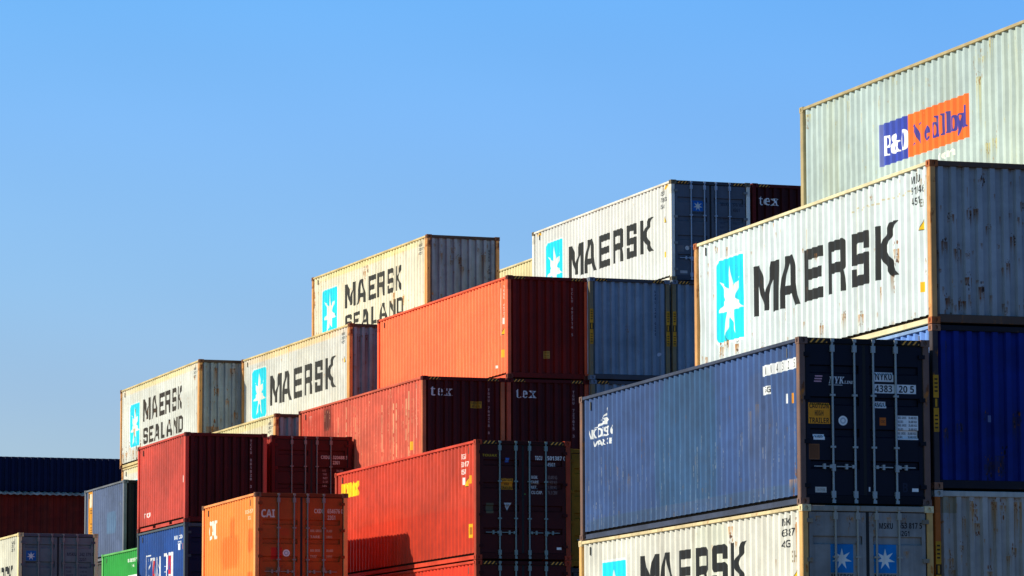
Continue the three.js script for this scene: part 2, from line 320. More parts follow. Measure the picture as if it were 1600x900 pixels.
const stripes = once('stripes', () => { const s = new Sheet(.34, .075, 300, [26, 24, 20]); for (let i = -1; i < 4; i++) s.poly([[[0, 0], [.36, 0], [1, 1], [.64, 1]]], i * .1 + .01, 0, i * .1 + .11, .075, [236, 160, 60]); return s.wear({ fade: .2, dirt: .2, seed: 5 }).material(.6); });
const hcLabel = once('hc', () => { const s = new Sheet(.1, 1, 300, [226, 158, 30]); s.rect(0, .42, .1, .6, [40, 32, 20]).rect(.03, .44, .07, .58, [226, 158, 30]); for (const y of [.06, .13, .2, .27, .7, .77, .84, .91]) s.rect(.02, y, .08, y + .03, [70, 50, 20]); return s.wear({ fade: .2, dirt: .35, seed: 8 }).material(.6); });
function plate(x0, y0, z0, x1, y1, z1) { return new THREE.BoxGeometry(x1 - x0, y1 - y0, z1 - z0).translate((x0 + x1) / 2, (y0 + y1) / 2, (z0 + z1) / 2); }

// builds one container with all its parts
function container(o) {
  const { name = 'shipping_container', label, at, a = 0, L, H, side, end, frame, castings, doors, grooves, hazard, posts, pockets, seed = 1, dent = 10, rod = GALV, roofMat, far = true, group } = o;
  const t = new THREE.Group(); t.name = numbered(name); t.userData = { label, category: 'shipping container' }; if (group) t.userData.group = group;
  t.position.set(at[0], at[1] + EYE, at[2]); t.rotation.y = (a * Math.PI) / 180; scene.add(t);
  const R = rails(L, H, !!pockets), bodyFrame = frame, plainBody = roofMat ?? frame;
  mesh('side_wall', sideWall(L, H, true, dentsFor(seed, L, H, dent)), side, t);
  mesh('side_wall', once('sr' + L + H, () => sideWall(L, H, false, [])), plainBody, t);
  mesh('back_wall', once('bw' + L + H, () => endWall(H, L, false, [])), plainBody, t);
  mesh('roof', R.roof, plainBody, t); mesh('floor', R.floor, FLOOR, t);
  mesh('top_rail', R.tl, bodyFrame, t); mesh('top_rail', R.tr, bodyFrame, t); mesh('bottom_rail', R.bl, o.railMat ?? bodyFrame, t); mesh('bottom_rail', R.br, bodyFrame, t);
  mesh('header', R.head, o.headMat ?? bodyFrame, t); mesh('sill', R.sill, o.headMat ?? bodyFrame, t); mesh('header', R.headFar, bodyFrame, t); mesh('sill', R.sillFar, bodyFrame, t);
  for (const p of R.posts) mesh('corner_post', p, o.postMat ?? bodyFrame, t);
  for (const x of [CX / 2, WID - CX / 2]) for (const y of [CY / 2, H - CY / 2]) for (const z of [-CZ / 2, -L + CZ / 2]) mesh('corner_casting', castingShape, castings ?? bodyFrame, t).position.set(x, y, z);
  if (doors) {
    const mid = WID / 2; mesh('door_gasket', once('gk' + H, () => merge([box(mid - .028, .17, -.07, mid + .028, H - .125, -.045), box(.105, .168, -.08, .142, H - .12, -.052), box(WID - .142, .168, -.08, WID - .105, H - .12, -.052), box(.142, H - .128, -.085, WID - .142, H - .108, -.05)])), GASKET, t);
    for (const [k, x0, x1] of [[0, .142, mid - .03], [1, mid + .03, WID - .142]]) {
      const d = mesh('door', once('door' + k + H + JSON.stringify(grooves), () => doorLeaf(x0, x1, H, grooves)), end, t);
      for (const x of k ? [1.38, 1.8] : [.62, 1.03]) mesh('locking_rod', once('rod' + x + H, () => rodShape(x, H, x === .62 || x === 1.8)), rod, d);
      for (const [x, dir] of k ? [[1.38, 1], [1.8, 1]] : [[.62, -1], [1.03, -1]]) mesh('handle', once('hn' + x + H, () => handleShape(x, dir, H)), rod, d);
      for (const f of [.1, .37, .64, .91]) mesh('hinge', once('hi' + k + f + H, () => hinge(k ? WID - .2 : .2, f * (H - .1) + .05, k ? 1 : -1)), o.hingeMat ?? bodyFrame, d);
    }
  } else mesh('end_wall', dent ? endWall(H, L, true, dentsFor(seed + 50, WID, H, 6)) : once('ew' + L + H, () => endWall(H, L, true, [])), end, t);
  if (hazard) for (const x of [.19, WID - .53]) mesh('hazard_strip', once('hz' + x + H, () => plate(x, H - .1, -.018, x + .34, H - .025, -.011)), stripes, t);
  if (posts) for (const x of [.012, WID - .112]) mesh('height_label', once('hl' + x, () => plate(x, 1, -.014, x + .1, 2, -.007)), hcLabel, t);
  return t;
}

// ---------------------------------------------------------------- ground and the far warehouse
{
  const g = new THREE.PlaneGeometry(2400, 2400).rotateX(-Math.PI / 2), uv = g.attributes.uv; for (let i = 0; i < uv.count; i++) uv.setXY(i, uv.getX(i) * 200, uv.getY(i) * 200);
  const s = new Sheet(12, 12, 42, [96, 92, 86]).scatter(60, .25, 3, { run: [110, 104, 94], core: [80, 76, 70] }).wear({ fade: .3, dirt: .3, seed: 12 });
  const m = mesh('ground', g, s.material(.9), scene); m.userData.kind = 'structure';
}
{
  const t = new THREE.Group(); t.name = 'warehouse'; t.userData = { label: 'distant windowless warehouse with navy upper cladding over dark red wall', category: 'warehouse' }; t.position.set(20, 0, -200); scene.add(t);
  const len = 55, y1 = 15.24 + EYE, ym = 13.55 + EYE, n = 164;
  const wave = (amp) => trapezoids(0, len, n, amp, .4, .3);
  const sheet = (y0, yy, z, amp, th) => { const f = strip(wave(amp), [y0, yy], (s, y, d) => [[s, y, z - d], [s / 2.5, y / 2.5]]), b = strip(wave(amp), [y0, yy], (s, y, d) => [[s, y, z - d - th], [s / 2.5, y / 2.5]]); return merge([f, b, box(0, y0 + .01, z - th - amp - .1, len, yy - .06, z - th - amp)]); };
  mesh('upper_cladding', sheet(ym - .05, y1, 0, .09, .02), new Sheet(2.5, 2.5, 60, [10, 18, 52]).wear({ fade: .2, dirt: .1, seed: 31 }).material(.7), t);
  mesh('eave_sheet', (() => {
    const pts = [], k = len / n; for (let i = 0; i <= n * 6; i++) pts.push([(i / 6) * k, .04 + .03 * Math.cos((i / 6) * 2 * Math.PI)]);
    const top = strip(pts, [0, 1], (s, q, d) => [[s, ym - .02 - d - q * .1, -.2 + q * .55], [s / 2.5, q / 2.5]]), low = strip(pts, [0, 1], (s, q, d) => [[s, ym - .12 - d * .8 - q * .1, -.2 + q * .55], [s / 2.5, q / 2.5]]), face = strip(pts, [0, 1], (s, q, d) => [[s, ym - .12 - d - q * .02, .352], [s / 2.5, q / 2.5]]);
    const front = strip(pts, [0, 1], (s, q, d) => [[s, q ? ym - .22 - d * .8 : ym - .12 - d, .352], [s / 2.5, q / 2.5]]);
    return merge([top, low, front]);
  })(), new Sheet(2.5, 2.5, 60, [176, 170, 160]).wear({ fade: .2, dirt: .3, seed: 33 }).material(.8), t);
  mesh('lower_cladding', sheet(0, ym - .16, 0, .05, .02), new Sheet(2.5, 2.5, 60, [124, 30, 16]).wear({ fade: .25, dirt: .15, seed: 32 }).material(.75), t);
  mesh('roof', box(0, y1 - .4, -40, len, y1 - .25, -.4), plain(60, 64, 70, .8), t);
  mesh('side_wall', merge([box(0, 0, -40, .2, y1 - .41, -.4), box(len - .2, 0, -40, len, y1 - .41, -.4), box(.2, 0, -40, len - .2, y1 - .41, -39.8)]), plain(70, 60, 58, .8), t);
}

// ---------------------------------------------------------------- the stacks
const HC = 2.896, ST = 2.591, L40 = 12.192, L20 = 6.058, PP = 150;
const S40 = (c, h = HC, ppm = PP) => new Sheet(L40, h, ppm, c), S20 = (c, h = ST, ppm = PP) => new Sheet(L20, h, ppm, c), EN = (c, h = HC, ppm = 190) => new Sheet(WID, h, ppm, c);  // EN: end sheets, many with base colours darkened to stand in for shade
const GROOVES = (H) => [.24, .43, .62, .81].map((f) => [f * H - .055, f * H + .055]);
const NEAR_A = -1.3;
const WHITE_CODE = [240, 238, 230], DARK_CODE = [40, 44, 48];
const codeBlock = (s, pre, num, typ, c, H, { x0 = 1.47, xm = 1.86, y = H - .72, size = .115 } = {}) => s.text(pre, x0, y, xm - .08, y + size, c, 'bold sans-serif').text(num, xm, y, 2.31, y + size, c, 'bold sans-serif').text(typ, xm, y - size * 1.55, xm + .22, y - size * .55, c, 'bold sans-serif');
const smallLines = (s, x0, y1, rows, c, seed, w = .26, step = .1) => { const r = rng(seed); for (let i = 0; i < rows; i++) { const t = ['MAX. GROSS', 'TARE', 'NET', 'CU. CAP.', 'LBS', 'CU.FT.'][i % 6]; s.text(t, x0, y1 - i * step - .06, x0 + w * (.5 + .4 * r()), y1 - i * step, c, 'bold sans-serif'); s.text(['30,480', '3,900 KG', '26,580', '76.3', '2,690', '8,600'][i % 6], x0 + .42, y1 - i * step - .06, x0 + .42 + .22 * (.7 + .4 * r()), y1 - i * step, c, 'bold sans-serif'); } return s; };
const sticker = (s, x0, y0, x1, y1, c = [244, 152, 30]) => { s.rect(x0, y0, x1, y1, [30, 24, 18]).rect(x0 + .008, y0 + .008, x1 - .008, y1 - .008, c); const k = (y1 - y0) / 3; ['CAUTION', 'HIGH', 'TRAILER'].forEach((w, i) => { const m = w === 'HIGH' ? .3 : .06; s.text(w, x0 + (x1 - x0) * m, y1 - k * (i + .84), x1 - (x1 - x0) * m, y1 - k * (i + .16), [34, 24, 14]); }); return s; };
const seal = (s, x, y, r) => { const g = s.g; g.fillStyle = 'rgb(222,222,216)'; g.beginPath(); g.arc(s.X(x), s.Y(y), r * s.ppm, 0, 7); g.fill(); g.strokeStyle = 'rgb(168,174,178)'; g.lineWidth = r * .3 * s.ppm; g.beginPath(); g.arc(s.X(x), s.Y(y), r * .5 * s.ppm, 0, 7); g.stroke(); return s; };
const starSquare = (s, x0, y0, x1, y1, c = [14, 112, 176], caption = true) => { s.rect(x0, y0, x1, y1, c); star(s, (x0 + x1) / 2, (y0 + y1) / 2 - .01, (x1 - x0) * .45, (x1 - x0) * .17, [214, 214, 206]); if (caption) s.text('MAERSK', x0, y0 - (x1 - x0) * .24, x1, y0 - .02, [28, 30, 34]); return s; };
const vents = (t, L, H) => { for (const d of [.64, L - .64]) mesh('vent', once('vent' + d + H, () => box(.022, H - .31, -d - .014, .06, H - .15, -d + .014)), plain(92, 88, 76, .8), t); return t; };
const sideMarks = (s, L, y = 1.72, c = [236, 178, 24]) => triangle(s, L, .5, y).rect(L - .55, .62, L - .42, .78, c);

// ---- nearest block
{
  const s = S40([53, 79, 127], HC, 165), u = (d) => L40 - d;
  s.patch(u(7.6), .2, u(4.3), 2.7, [42, 64, 114], .35, 3).patch(u(2.6), .3, u(1.5), 2.4, [66, 82, 120], .5, 5).patch(u(11.9), .16, u(.3), .4, [60, 78, 104], .3, 6);
  s.scratch(190, [158, 156, 154], 21, .25, 1.7, .6).scratch(50, [120, 74, 56], 22, .3, 2.2, .5).scatter(110, .5, 23, { core: [70, 48, 44], run: [104, 90, 88] });
  for (const [d, y, l] of [[9.9, 1.3, .5], [9.3, 1.1, .4], [2.55, 1.8, 1.1], [3.0, 1.4, .9], [2.2, 1.9, .5], [5.4, 1.2, .8], [7.5, .7, .4]]) s.drip(u(d), y, l, .08, .5, 7, [120, 96, 84], [120, 104, 100]);
  s.drip(u(.4), .45, .3, .3, 1, 9, [96, 60, 46], [150, 120, 104]);
  const w = [226, 228, 226];
  s.text('NK DISIG', u(11.74), 2.0, u(10.16), 2.19, w).text('MARKE', u(11.45), 1.83, u(10.25), 1.95, w);
  s.poly([[[0, 0], [.35, .18], [.7, .3], [.62, .52], [.95, 1], [.86, .5], [1, .3], [.8, .08], [.5, .12], [.3, 0]], [[.4, .38], [.85, .62], [.84, .54], [.5, .34]]], u(11.35), 2.2, u(10.42), 2.56, w);
  s.rect(u(1.92), 2.37, u(.24), 2.56, w); [...'MN4325'].forEach((ch, i) => s.text(ch, u(1.755 - i * .2823), 2.39, u(1.685 - i * .2823), 2.54, INK)); s.rect(u(1.92), 2.04, u(1.48), 2.19, w).text('45G1', u(1.87), 2.07, u(1.52), 2.17, INK);
  s.rect(u(.79), 1.8, u(.69), 1.97, w).rect(u(.51), 1.78, u(.41), 1.96, [226, 146, 30]);
  s.wear({ fade: .16, dirt: .08, rust: .1, edge: .35, seed: 4, dirtColor: [86, 90, 104] });
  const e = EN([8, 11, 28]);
  e.text('NYK', .56, 2.1, .84, 2.22, w, 'bold serif', .15).text('LINE', .85, 2.1, 1.02, 2.15, w, 'bold serif', .15); for (let i = 0; i < 3; i++) e.rect(.29 + i * .01, 2.12 + i * .045, .43 + i * .01, 2.145 + i * .045, [206, 150, 160]);
  e.rect(.56, 2.07, .82, 2.08, w);
  e.rect(1.4, 2.15, 1.77, 2.32, w).text('NYKU', 1.42, 2.18, 1.75, 2.3, INK, 'bold sans-serif').rect(1.4, 1.95, 2.19, 2.11, w).text('4383', 1.42, 1.97, 1.75, 2.09, INK, 'bold sans-serif').text('20 5', 1.86, 1.97, 2.16, 2.09, INK, 'bold sans-serif').rect(1.4, 1.69, 1.63, 1.81, w).text('45G1', 1.42, 1.71, 1.61, 1.79, INK, 'bold sans-serif');
  sticker(e, .17, 1.39, .59, 1.77); seal(e, .82, 1.46, .085); e.rect(.27, 1.12, .48, 1.22, w).text('A ADEP', .3, 1.155, .45, 1.2, INK).rect(.18, .78, .38, 1.05, [122, 74, 40]).rect(.2, .8, .36, 1.03, [104, 62, 34]);
  e.rect(1.5, 1.39, 1.62, 1.53, [196, 96, 26]).text('CSC', 1.52, 1.44, 1.6, 1.49, INK).rect(1.82, 1.15, 2.22, 1.57, w); for (let i = 0; i < 6; i++) { e.text('MAX. GROSS', 1.84, 1.51 - i * .066, 1.84 + (i % 2 ? .1 : .16), 1.55 - i * .066, INK).text('30,480 KGS', 2.04, 1.51 - i * .066, 2.2, 1.55 - i * .066, INK); }
  e.rect(.29, .21, .5, .31, [196, 192, 180]).text('11 7113', .33, .24, .47, .28, [90, 88, 84]).rect(2.09, .25, 2.21, .31, w).text('B', 1.9, .24, 2.02, .4, [30, 34, 52]).rect(1.28, .24, 1.31, .32, w);
  e.wear({ fade: .2, dirt: .06, rust: .03, edge: .1, seed: 5, dirtColor: [40, 40, 48] });
  const f = framePaint([58, 66, 88], .12, 6), pf = framePaint([120, 92, 82], .5, 7), dk = framePaint([11, 13, 24], .2, 8);
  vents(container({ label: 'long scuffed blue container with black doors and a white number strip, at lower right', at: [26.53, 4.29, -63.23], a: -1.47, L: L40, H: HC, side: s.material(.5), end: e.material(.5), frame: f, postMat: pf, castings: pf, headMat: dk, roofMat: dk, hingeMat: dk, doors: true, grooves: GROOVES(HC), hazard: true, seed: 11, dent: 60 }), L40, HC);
}
{
  const s = S40([212, 209, 196], ST, 165), u = (d) => L40 - d;
  s.rect(u(5.62), .16, u(5.58), 2.5, [190, 184, 166]).patch(u(5.6), .2, u(3.8), 2.4, [206, 200, 186], .35, 2);
  bigName(s, L40, { y0: 1.3, y1: 2.11, box: [1.3, 2.82, .43, 2.09], start: 8.56, scale: .797 }); sideCode(s, L40, ['MSKU', '653817', '42G1'], DARK_CODE, 1.1, .5, 2.4); triangle(s, L40, .5, 1.3).text('EH', u(.6), 1.62, u(.45), 1.82, [150, 140, 120]);
  s.scatter(70, .7, 31).drip(u(.44), 2.3, 1.2, .1, .9, 3).drip(u(3.6), 2.4, .3, .2, .8, 4); s.wear({ fade: .1, dirt: .1, rust: .14, edge: .6, sides: .5, seed: 9 });
  const e = EN([136, 134, 130], ST);
  starSquare(e, .53, 1.43, .95, 1.92); starSquare(e, 1.33, 1.43, 1.75, 1.92);
  e.text('MSKU', 1.43, 2.19, 1.7, 2.29, [12, 12, 14], 'bold sans-serif').text('653 817 5', 1.79, 2.2, 2.24, 2.3, [12, 12, 14], 'bold sans-serif').text('42G1', 1.8, 2.07, 2.01, 2.16, [12, 12, 14], 'bold sans-serif');
  for (const x of [.3, .6, .9, 1.3, 1.6, 1.9]) e.drip(x, 2.4 - (x * 37 % 1) * .1, .12, .1, .5, 4);
  e.scatter(40, .6, 33); e.wear({ fade: .2, dirt: .2, rust: .14, edge: .4, seed: 10 });
  vents(container({ label: 'cream container under the long blue one, two blue star squares on its grey doors', at: [26.49, 1.69, -63.07], a: -1.27, L: L40, H: ST, side: s.material(), end: e.material(), frame: framePaint([216, 196, 150], .42, 12), postMat: framePaint([206, 160, 96], .62, 13), headMat: framePaint([150, 146, 136], .45, 14), hingeMat: framePaint([130, 120, 104], .5, 15), doors: true, grooves: [[.45, .56], [1.2, 1.31], [1.93, 2.04]], rod: plain(150, 146, 134, .6, .1), seed: 12 }), L40, ST);
}
{
  const s = S40([206, 216, 216], HC, 165), u = (d) => L40 - d;
  s.rect(u(6.06), .16, u(6.02), 2.8, [176, 176, 160]).rect(u(3.58), .16, u(3.55), 2.8, [190, 190, 176]).rect(u(1.0), .16, u(.97), 2.8, [190, 190, 176]);
  for (let i = 0; i < 22; i++) s.rect(u(3.7 - i * .13), 2.42 + (i % 3) * .02, u(3.62 - i * .13), 2.45 + (i % 3) * .02, [196, 176, 128], .7);
  bigName(s, L40, { white: [236, 236, 230] }); sideCode(s, L40, ['MSKU', '919146', '45G1'], DARK_CODE, .9, .42, 2.7); triangle(s, L40, .5, 1.7).rect(u(.56), .6, u(.42), .78, [240, 180, 20]).text('EH', u(.55), 2.12, u(.4), 2.26, [120, 120, 110]);
  for (const [d, y, l, w, k] of [[7.18, .95, .35, .12, 1], [1.68, 1.5, .3, .16, 1], [1.83, 1.05, .4, .18, 1], [3.37, .5, .35, .14, .8], [10.42, .74, .3, .12, 1], [9.8, .6, .3, .14, 1], [10.7, .62, .3, .12, 1], [2.43, .9, .5, .08, .8], [2.4, 1.85, .3, .08, .9], [11.7, 1.3, .3, .1, .7], [11.6, .5, .4, .12, .9], [6.0, 2.4, .9, .07, .6], [8.4, .4, .3, .1, .8], [5.3, .5, .3, .1, .7], [4.2, .6, .4, .08, .6]]) s.drip(u(d), y, l, w, k, 5);
  s.scatter(110, .7, 41).patch(u(12), .16, u(.2), .45, [214, 204, 172], .12, 5); s.wear({ fade: .08, dirt: .1, rust: .16, edge: .6, sides: .55, seed: 14, dirtColor: [128, 120, 92] });
  const e = EN([150, 155, 160]);
  for (const [x, y, l, w] of [[.42, 1.93, .2, .08], [.78, 2.02, .4, .1], [.9, 2.05, .3, .06], [.54, 1.32, .5, .12], [.73, .82, .2, .12], [.99, .66, .4, .12], [.32, .45, .25, .12], [1.62, 1.58, .5, .08], [1.14, 1.75, .2, .06], [.3, 1.45, .3, .1], [1.05, 2.6, .1, .1], [1.5, 1.1, .5, .08], [2.0, 1.3, .5, .1], [1.8, 2.2, .3, .08], [.6, .4, .2, .1]]) e.drip(x, y, l, w, 1, 6, [46, 26, 20], [110, 66, 40]);
  e.scatter(110, .9, 43, { core: [48, 28, 20], run: [120, 74, 46] }).wear({ fade: .14, dirt: .16, rust: .26, edge: .6, sides: .6, seed: 15 });
  vents(container({ label: 'large white lettered container in front of the pale green one, rust-orange corner post', at: [29.13, 7.52, -63.41], a: -1.3, L: L40, H: HC, side: s.material(), end: e.material(), frame: framePaint([224, 210, 168], .3, 16), postMat: framePaint([206, 150, 92], .74, 17, { edge: .5 }), castings: framePaint([168, 92, 48], .8, 18), headMat: framePaint([90, 70, 60], .6, 19), seed: 13, dent: 44 }), L40, HC);
}
{
  const s = S40([96, 136, 206], HC, 80); s.wear({ fade: .15, dirt: .15, rust: .1, edge: .3, seed: 20 });
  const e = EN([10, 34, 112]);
  for (const [x, y, l, w] of [[.26, 1.05, .4, .1], [.54, 1.15, .4, .12], [1.04, 1.36, .3, .1], [1.08, .5, .3, .16], [1.3, .5, .3, .16], [1.6, 1.28, .6, .1], [.3, 2.6, 1, .06], [1.95, .9, .5, .12], [1.06, .44, .3, .2], [1.31, .6, .4, .2], [1.64, 1.3, .9, .12], [.28, 1.0, .5, .1]]) e.drip(x, y, l, w, .9, 6, [30, 20, 24], [50, 40, 70]);
  e.rect(1.08, 1.2, 1.14, 1.32, [150, 160, 190], .7).wear({ fade: .2, dirt: .12, rust: .12, edge: .4, seed: 21, dirtColor: [30, 34, 60] });
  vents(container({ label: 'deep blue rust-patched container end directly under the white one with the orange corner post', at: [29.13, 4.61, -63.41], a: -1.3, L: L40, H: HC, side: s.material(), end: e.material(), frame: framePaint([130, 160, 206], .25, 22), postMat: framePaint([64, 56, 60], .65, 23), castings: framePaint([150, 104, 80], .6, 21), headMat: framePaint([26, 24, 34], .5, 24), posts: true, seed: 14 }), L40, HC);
}
{
  const s = S40([210, 208, 196], HC, 60).wear({ fade: .1, dirt: .1, rust: .1, seed: 25 });
  const e = EN([172, 166, 158]);
  for (const [x, y, l, w] of [[.8, 2.57, .25, .14], [.84, 2.32, .3, .12], [.53, 1.93, .2, .08], [.34, 1.7, .3, .1], [.33, 1.5, .25, .12], [1.32, 2.64, .2, .12], [1.06, 1.48, .2, .12], [1.15, 2.7, .9, .08], [.72, 2.7, 1, .06], [1.6, 2.7, 1.2, .1], [1.52, 1.9, .3, .1], [1.9, 2.2, .4, .1], [.6, 2.4, .5, .06]]) e.drip(x, y, l, w, 1, 8, [110, 52, 22], [176, 120, 66]);
  e.rect(.16, 2.5, .43, 2.79, [146, 138, 112], .8).scatter(90, .95, 47, { core: [120, 56, 22], run: [176, 116, 60] }).wear({ fade: .15, dirt: .18, rust: .3, edge: .6, sides: .7, seed: 26 });
  container({ label: 'dirty white container end streaked with rust at the lower right corner of the picture', at: [29.13, 1.7, -63.41], a: -1.3, L: L40, H: HC, side: s.material(), end: e.material(), frame: framePaint([170, 168, 160], .3, 27), postMat: framePaint([190, 100, 40], .8, 28), posts: true, seed: 15 });
}
{
  const s = S40([168, 184, 182], HC, 165), u = (d) => L40 - d;
  s.rect(u(8.22), 1.09, u(6.88), 1.93, [44, 62, 158]).rect(u(6.88), 1.09, u(4.15), 1.93, [242, 106, 34]);
  s; for (const [ch, a, b, y0, y1] of [['P', 8.06, 7.68, 1.28, 1.68], ['&', 7.66, 7.28, 1.28, 1.66], ['O', 7.24, 6.92, 1.28, 1.68], ['N', 6.68, 6.24, 1.3, 1.7], ['e', 6.16, 5.88, 1.3, 1.68], ['d', 5.8, 5.42, 1.3, 1.7], ['l', 5.34, 5.18, 1.3, 1.7], ['l', 5.1, 4.94, 1.3, 1.7], ['o', 4.92, 4.64, 1.3, 1.7], ['y', 4.66, 4.36, 1.3, 1.7], ['d', 4.46, 4.2, 1.3, 1.7]]) for (const k of [-.022, 0, .022]) s.text(ch, u(a) + k, y0, u(b) + k, y1, a > 6.9 ? [238, 238, 230] : [62, 54, 142], 'bold serif'); s.text('.com', u(5.7), .84, u(4.72), 1.0, [236, 238, 230], 'bold sans-serif');
  s.rect(u(.62), 2.34, u(.34), 2.7, [232, 232, 220]).rect(u(.58), 2.4, u(.52), 2.66, [40, 40, 40]).rect(u(1.0), 2.1, u(.6), 2.6, [190, 194, 170], .6);
  for (const [d, y, l, w, k] of [[9.75, 2.66, 1.0, .12, .7], [8.56, 1.8, 1.0, .12, .6], [3.67, 2.15, 1.2, .12, 1], [3.1, 2.76, .5, .08, 1], [3.32, .85, .5, .12, 1], [2.99, .9, .4, .14, 1], [9.09, 2.3, .4, .1, .6], [8.21, 2.42, .4, .1, .5], [2.1, 2.55, .4, .1, .6], [3.5, 2.5, .2, .2, .6], [11.9, 2.7, .2, .2, .9], [6.0, 2.5, .3, .08, .5], [10.6, 1.9, .7, .06, .5], [1.4, .9, .8, .1, .6]]) s.drip(u(d), y, l, w, k * .8, 9, [112, 74, 30], [190, 172, 96]);
  s.patch(u(9.9), .4, u(8.1), 2.6, [180, 190, 168], .25, 8).scatter(120, .55, 49, { core: [110, 78, 36], run: [190, 174, 106] }).scratch(60, [190, 180, 120], 50, .2, 2.8, .4).wear({ fade: .1, dirt: .16, rust: .16, edge: .5, seed: 29, dirtColor: [150, 146, 96] });
  container({ label: 'topmost pale green container with blue and orange name panel, cut by the right edge', at: [31.71, 10.43, -63.22], a: 0, L: L40, H: HC, side: s.material(), end: soft([150, 168, 164]), frame: framePaint([168, 152, 112], .4, 31), headMat: framePaint([90, 86, 76], .4, 32), seed: 16, dent: 44 });
}
// ---- red block at the middle
{
  const s = S40([198, 64, 38], HC, 120), u = (d) => L40 - d;
  s.patch(u(12), .2, u(.2), 1.3, [204, 46, 22], .5, 5);
  s.text('TOUAX', u(11.75), 2.22, u(10.1), 2.56, [250, 214, 20], 'bold sans-serif', .1).text('TOUAX', u(11.72), 2.2, u(10.13), 2.54, [250, 214, 20], 'bold sans-serif', .1); for (const [dx, dy] of [[.05, .02], [-.05, -.02], [.03, -.03], [.08, 0]]) s.text('TOUAX', u(11.72 - dx), 2.2 + dy, u(10.13 - dx), 2.54 + dy, [252, 218, 16], 'bold sans-serif', .1);
  sideCode(s, L40, ['TGCU', '501387', '45G1'], WHITE_CODE, 1.22, .76, 2.62); triangle(s, L40, .82, 1.8, .24).rect(u(1.12), 1.86, u(1.02), 2.04, WHITE_CODE).rect(u(.58), 1.86, u(.5), 2.06, [236, 170, 24]).rect(u(.68), .54, u(.33), .88, [244, 186, 20]).rect(u(.58), .62, u(.46), .8, [180, 110, 20]);
  s.scatter(60, .45, 51, { core: [90, 30, 18], run: [150, 40, 24] }).scratch(30, [150, 52, 34], 52, .3, 2.5, .4).wear({ fade: .16, dirt: .2, rust: .05, edge: .2, seed: 34, dirtColor: [140, 40, 24] });
  const e = EN([64, 13, 10]);  // doors far darker than the red side: shade put into the base colour
  e.text('TOUAX', .18, 2.49, .56, 2.55, [196, 160, 24], 'bold sans-serif', .1).rect(.77, 2.36, .87, 2.47, [40, 84, 170]).text('PSA', .78, 2.38, .86, 2.45, [130, 160, 210]);
  sticker(e, .66, 1.69, .97, 1.98); e.rect(.28, 1.12, .47, 1.37, [92, 84, 62]).poly([[[0, 1], [1, 1], [.5, 0]]], .73, 1.19, .92, 1.38, [200, 200, 200]).poly([[[.2, .88], [.8, .88], [.5, .3]]], .73, 1.19, .92, 1.38, [150, 150, 152]);
  e.text('TGCU', 1.53, 2.43, 1.72, 2.53, WHITE_CODE, 'bold sans-serif').text('501387 0', 1.84, 2.43, 2.32, 2.53, WHITE_CODE, 'bold sans-serif').text('45G1', 1.86, 2.28, 2.07, 2.37, WHITE_CODE, 'bold sans-serif');
  ['MGW.', 'TARE.', 'NET.', 'CU.CAP.'].forEach((w, i) => e.text(w, 1.43, 1.97 - i * .122, 1.43 + w.length * .043, 2.05 - i * .122, WHITE_CODE, 'bold sans-serif').text(['30,480 KG', '3,900 KG', '26,580 KG', '76.3 CBM'][i], 1.85, 1.97 - i * .122, 2.1, 2.05 - i * .122, [176, 160, 150], 'sans-serif'));
  e.rect(2.08, .26, 2.2, .32, WHITE_CODE).rect(1.25, 1.58, 1.29, 1.61, [80, 140, 70]); e.wear({ fade: .2, dirt: .08, seed: 35, dirtColor: [40, 20, 18] });
  const f = framePaint([200, 66, 42], .14, 36), p = framePaint([168, 62, 38], .3, 37), dk = framePaint([58, 13, 10], .1, 38);  // dk: the frame red darkened, painted shade for header, sill and hinges
  const common = { L: L40, H: HC, frame: f, postMat: p, castings: p, headMat: dk, hingeMat: dk, doors: true, grooves: GROOVES(HC), hazard: true, rod: plain(122, 138, 132, .5, .2) };
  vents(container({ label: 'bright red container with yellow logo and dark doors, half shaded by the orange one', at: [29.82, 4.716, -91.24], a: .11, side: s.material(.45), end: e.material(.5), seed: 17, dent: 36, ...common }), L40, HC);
  const s2 = S40([222, 58, 34], HC, 70).wear({ fade: .14, dirt: .08, rust: .06, seed: 39 }), e2 = EN([64, 13, 10], HC, 120).wear({ fade: .2, dirt: .08, seed: 40 });
  vents(container({ label: 'red container at the bottom edge, under the bright red one with the yellow logo', at: [29.82, 1.81, -91.24], a: .11, side: s2.material(.5), end: e2.material(.5), seed: 18, ...common }), L40, HC);
}
{
  const e = EN([150, 104, 14], HC, 100).wear({ fade: .2, dirt: .15, rust: .08, seed: 41 });
  container({ label: 'yellow container seen as a thin strip between the red doors and the blue side', at: [32.38, 4.6, -91.9], a: .1, L: L40, H: HC, side: e.material(), end: e.material(), frame: framePaint([140, 98, 18], .2, 42), doors: true, grooves: GROOVES(HC), seed: 19, dent: 0 });
}
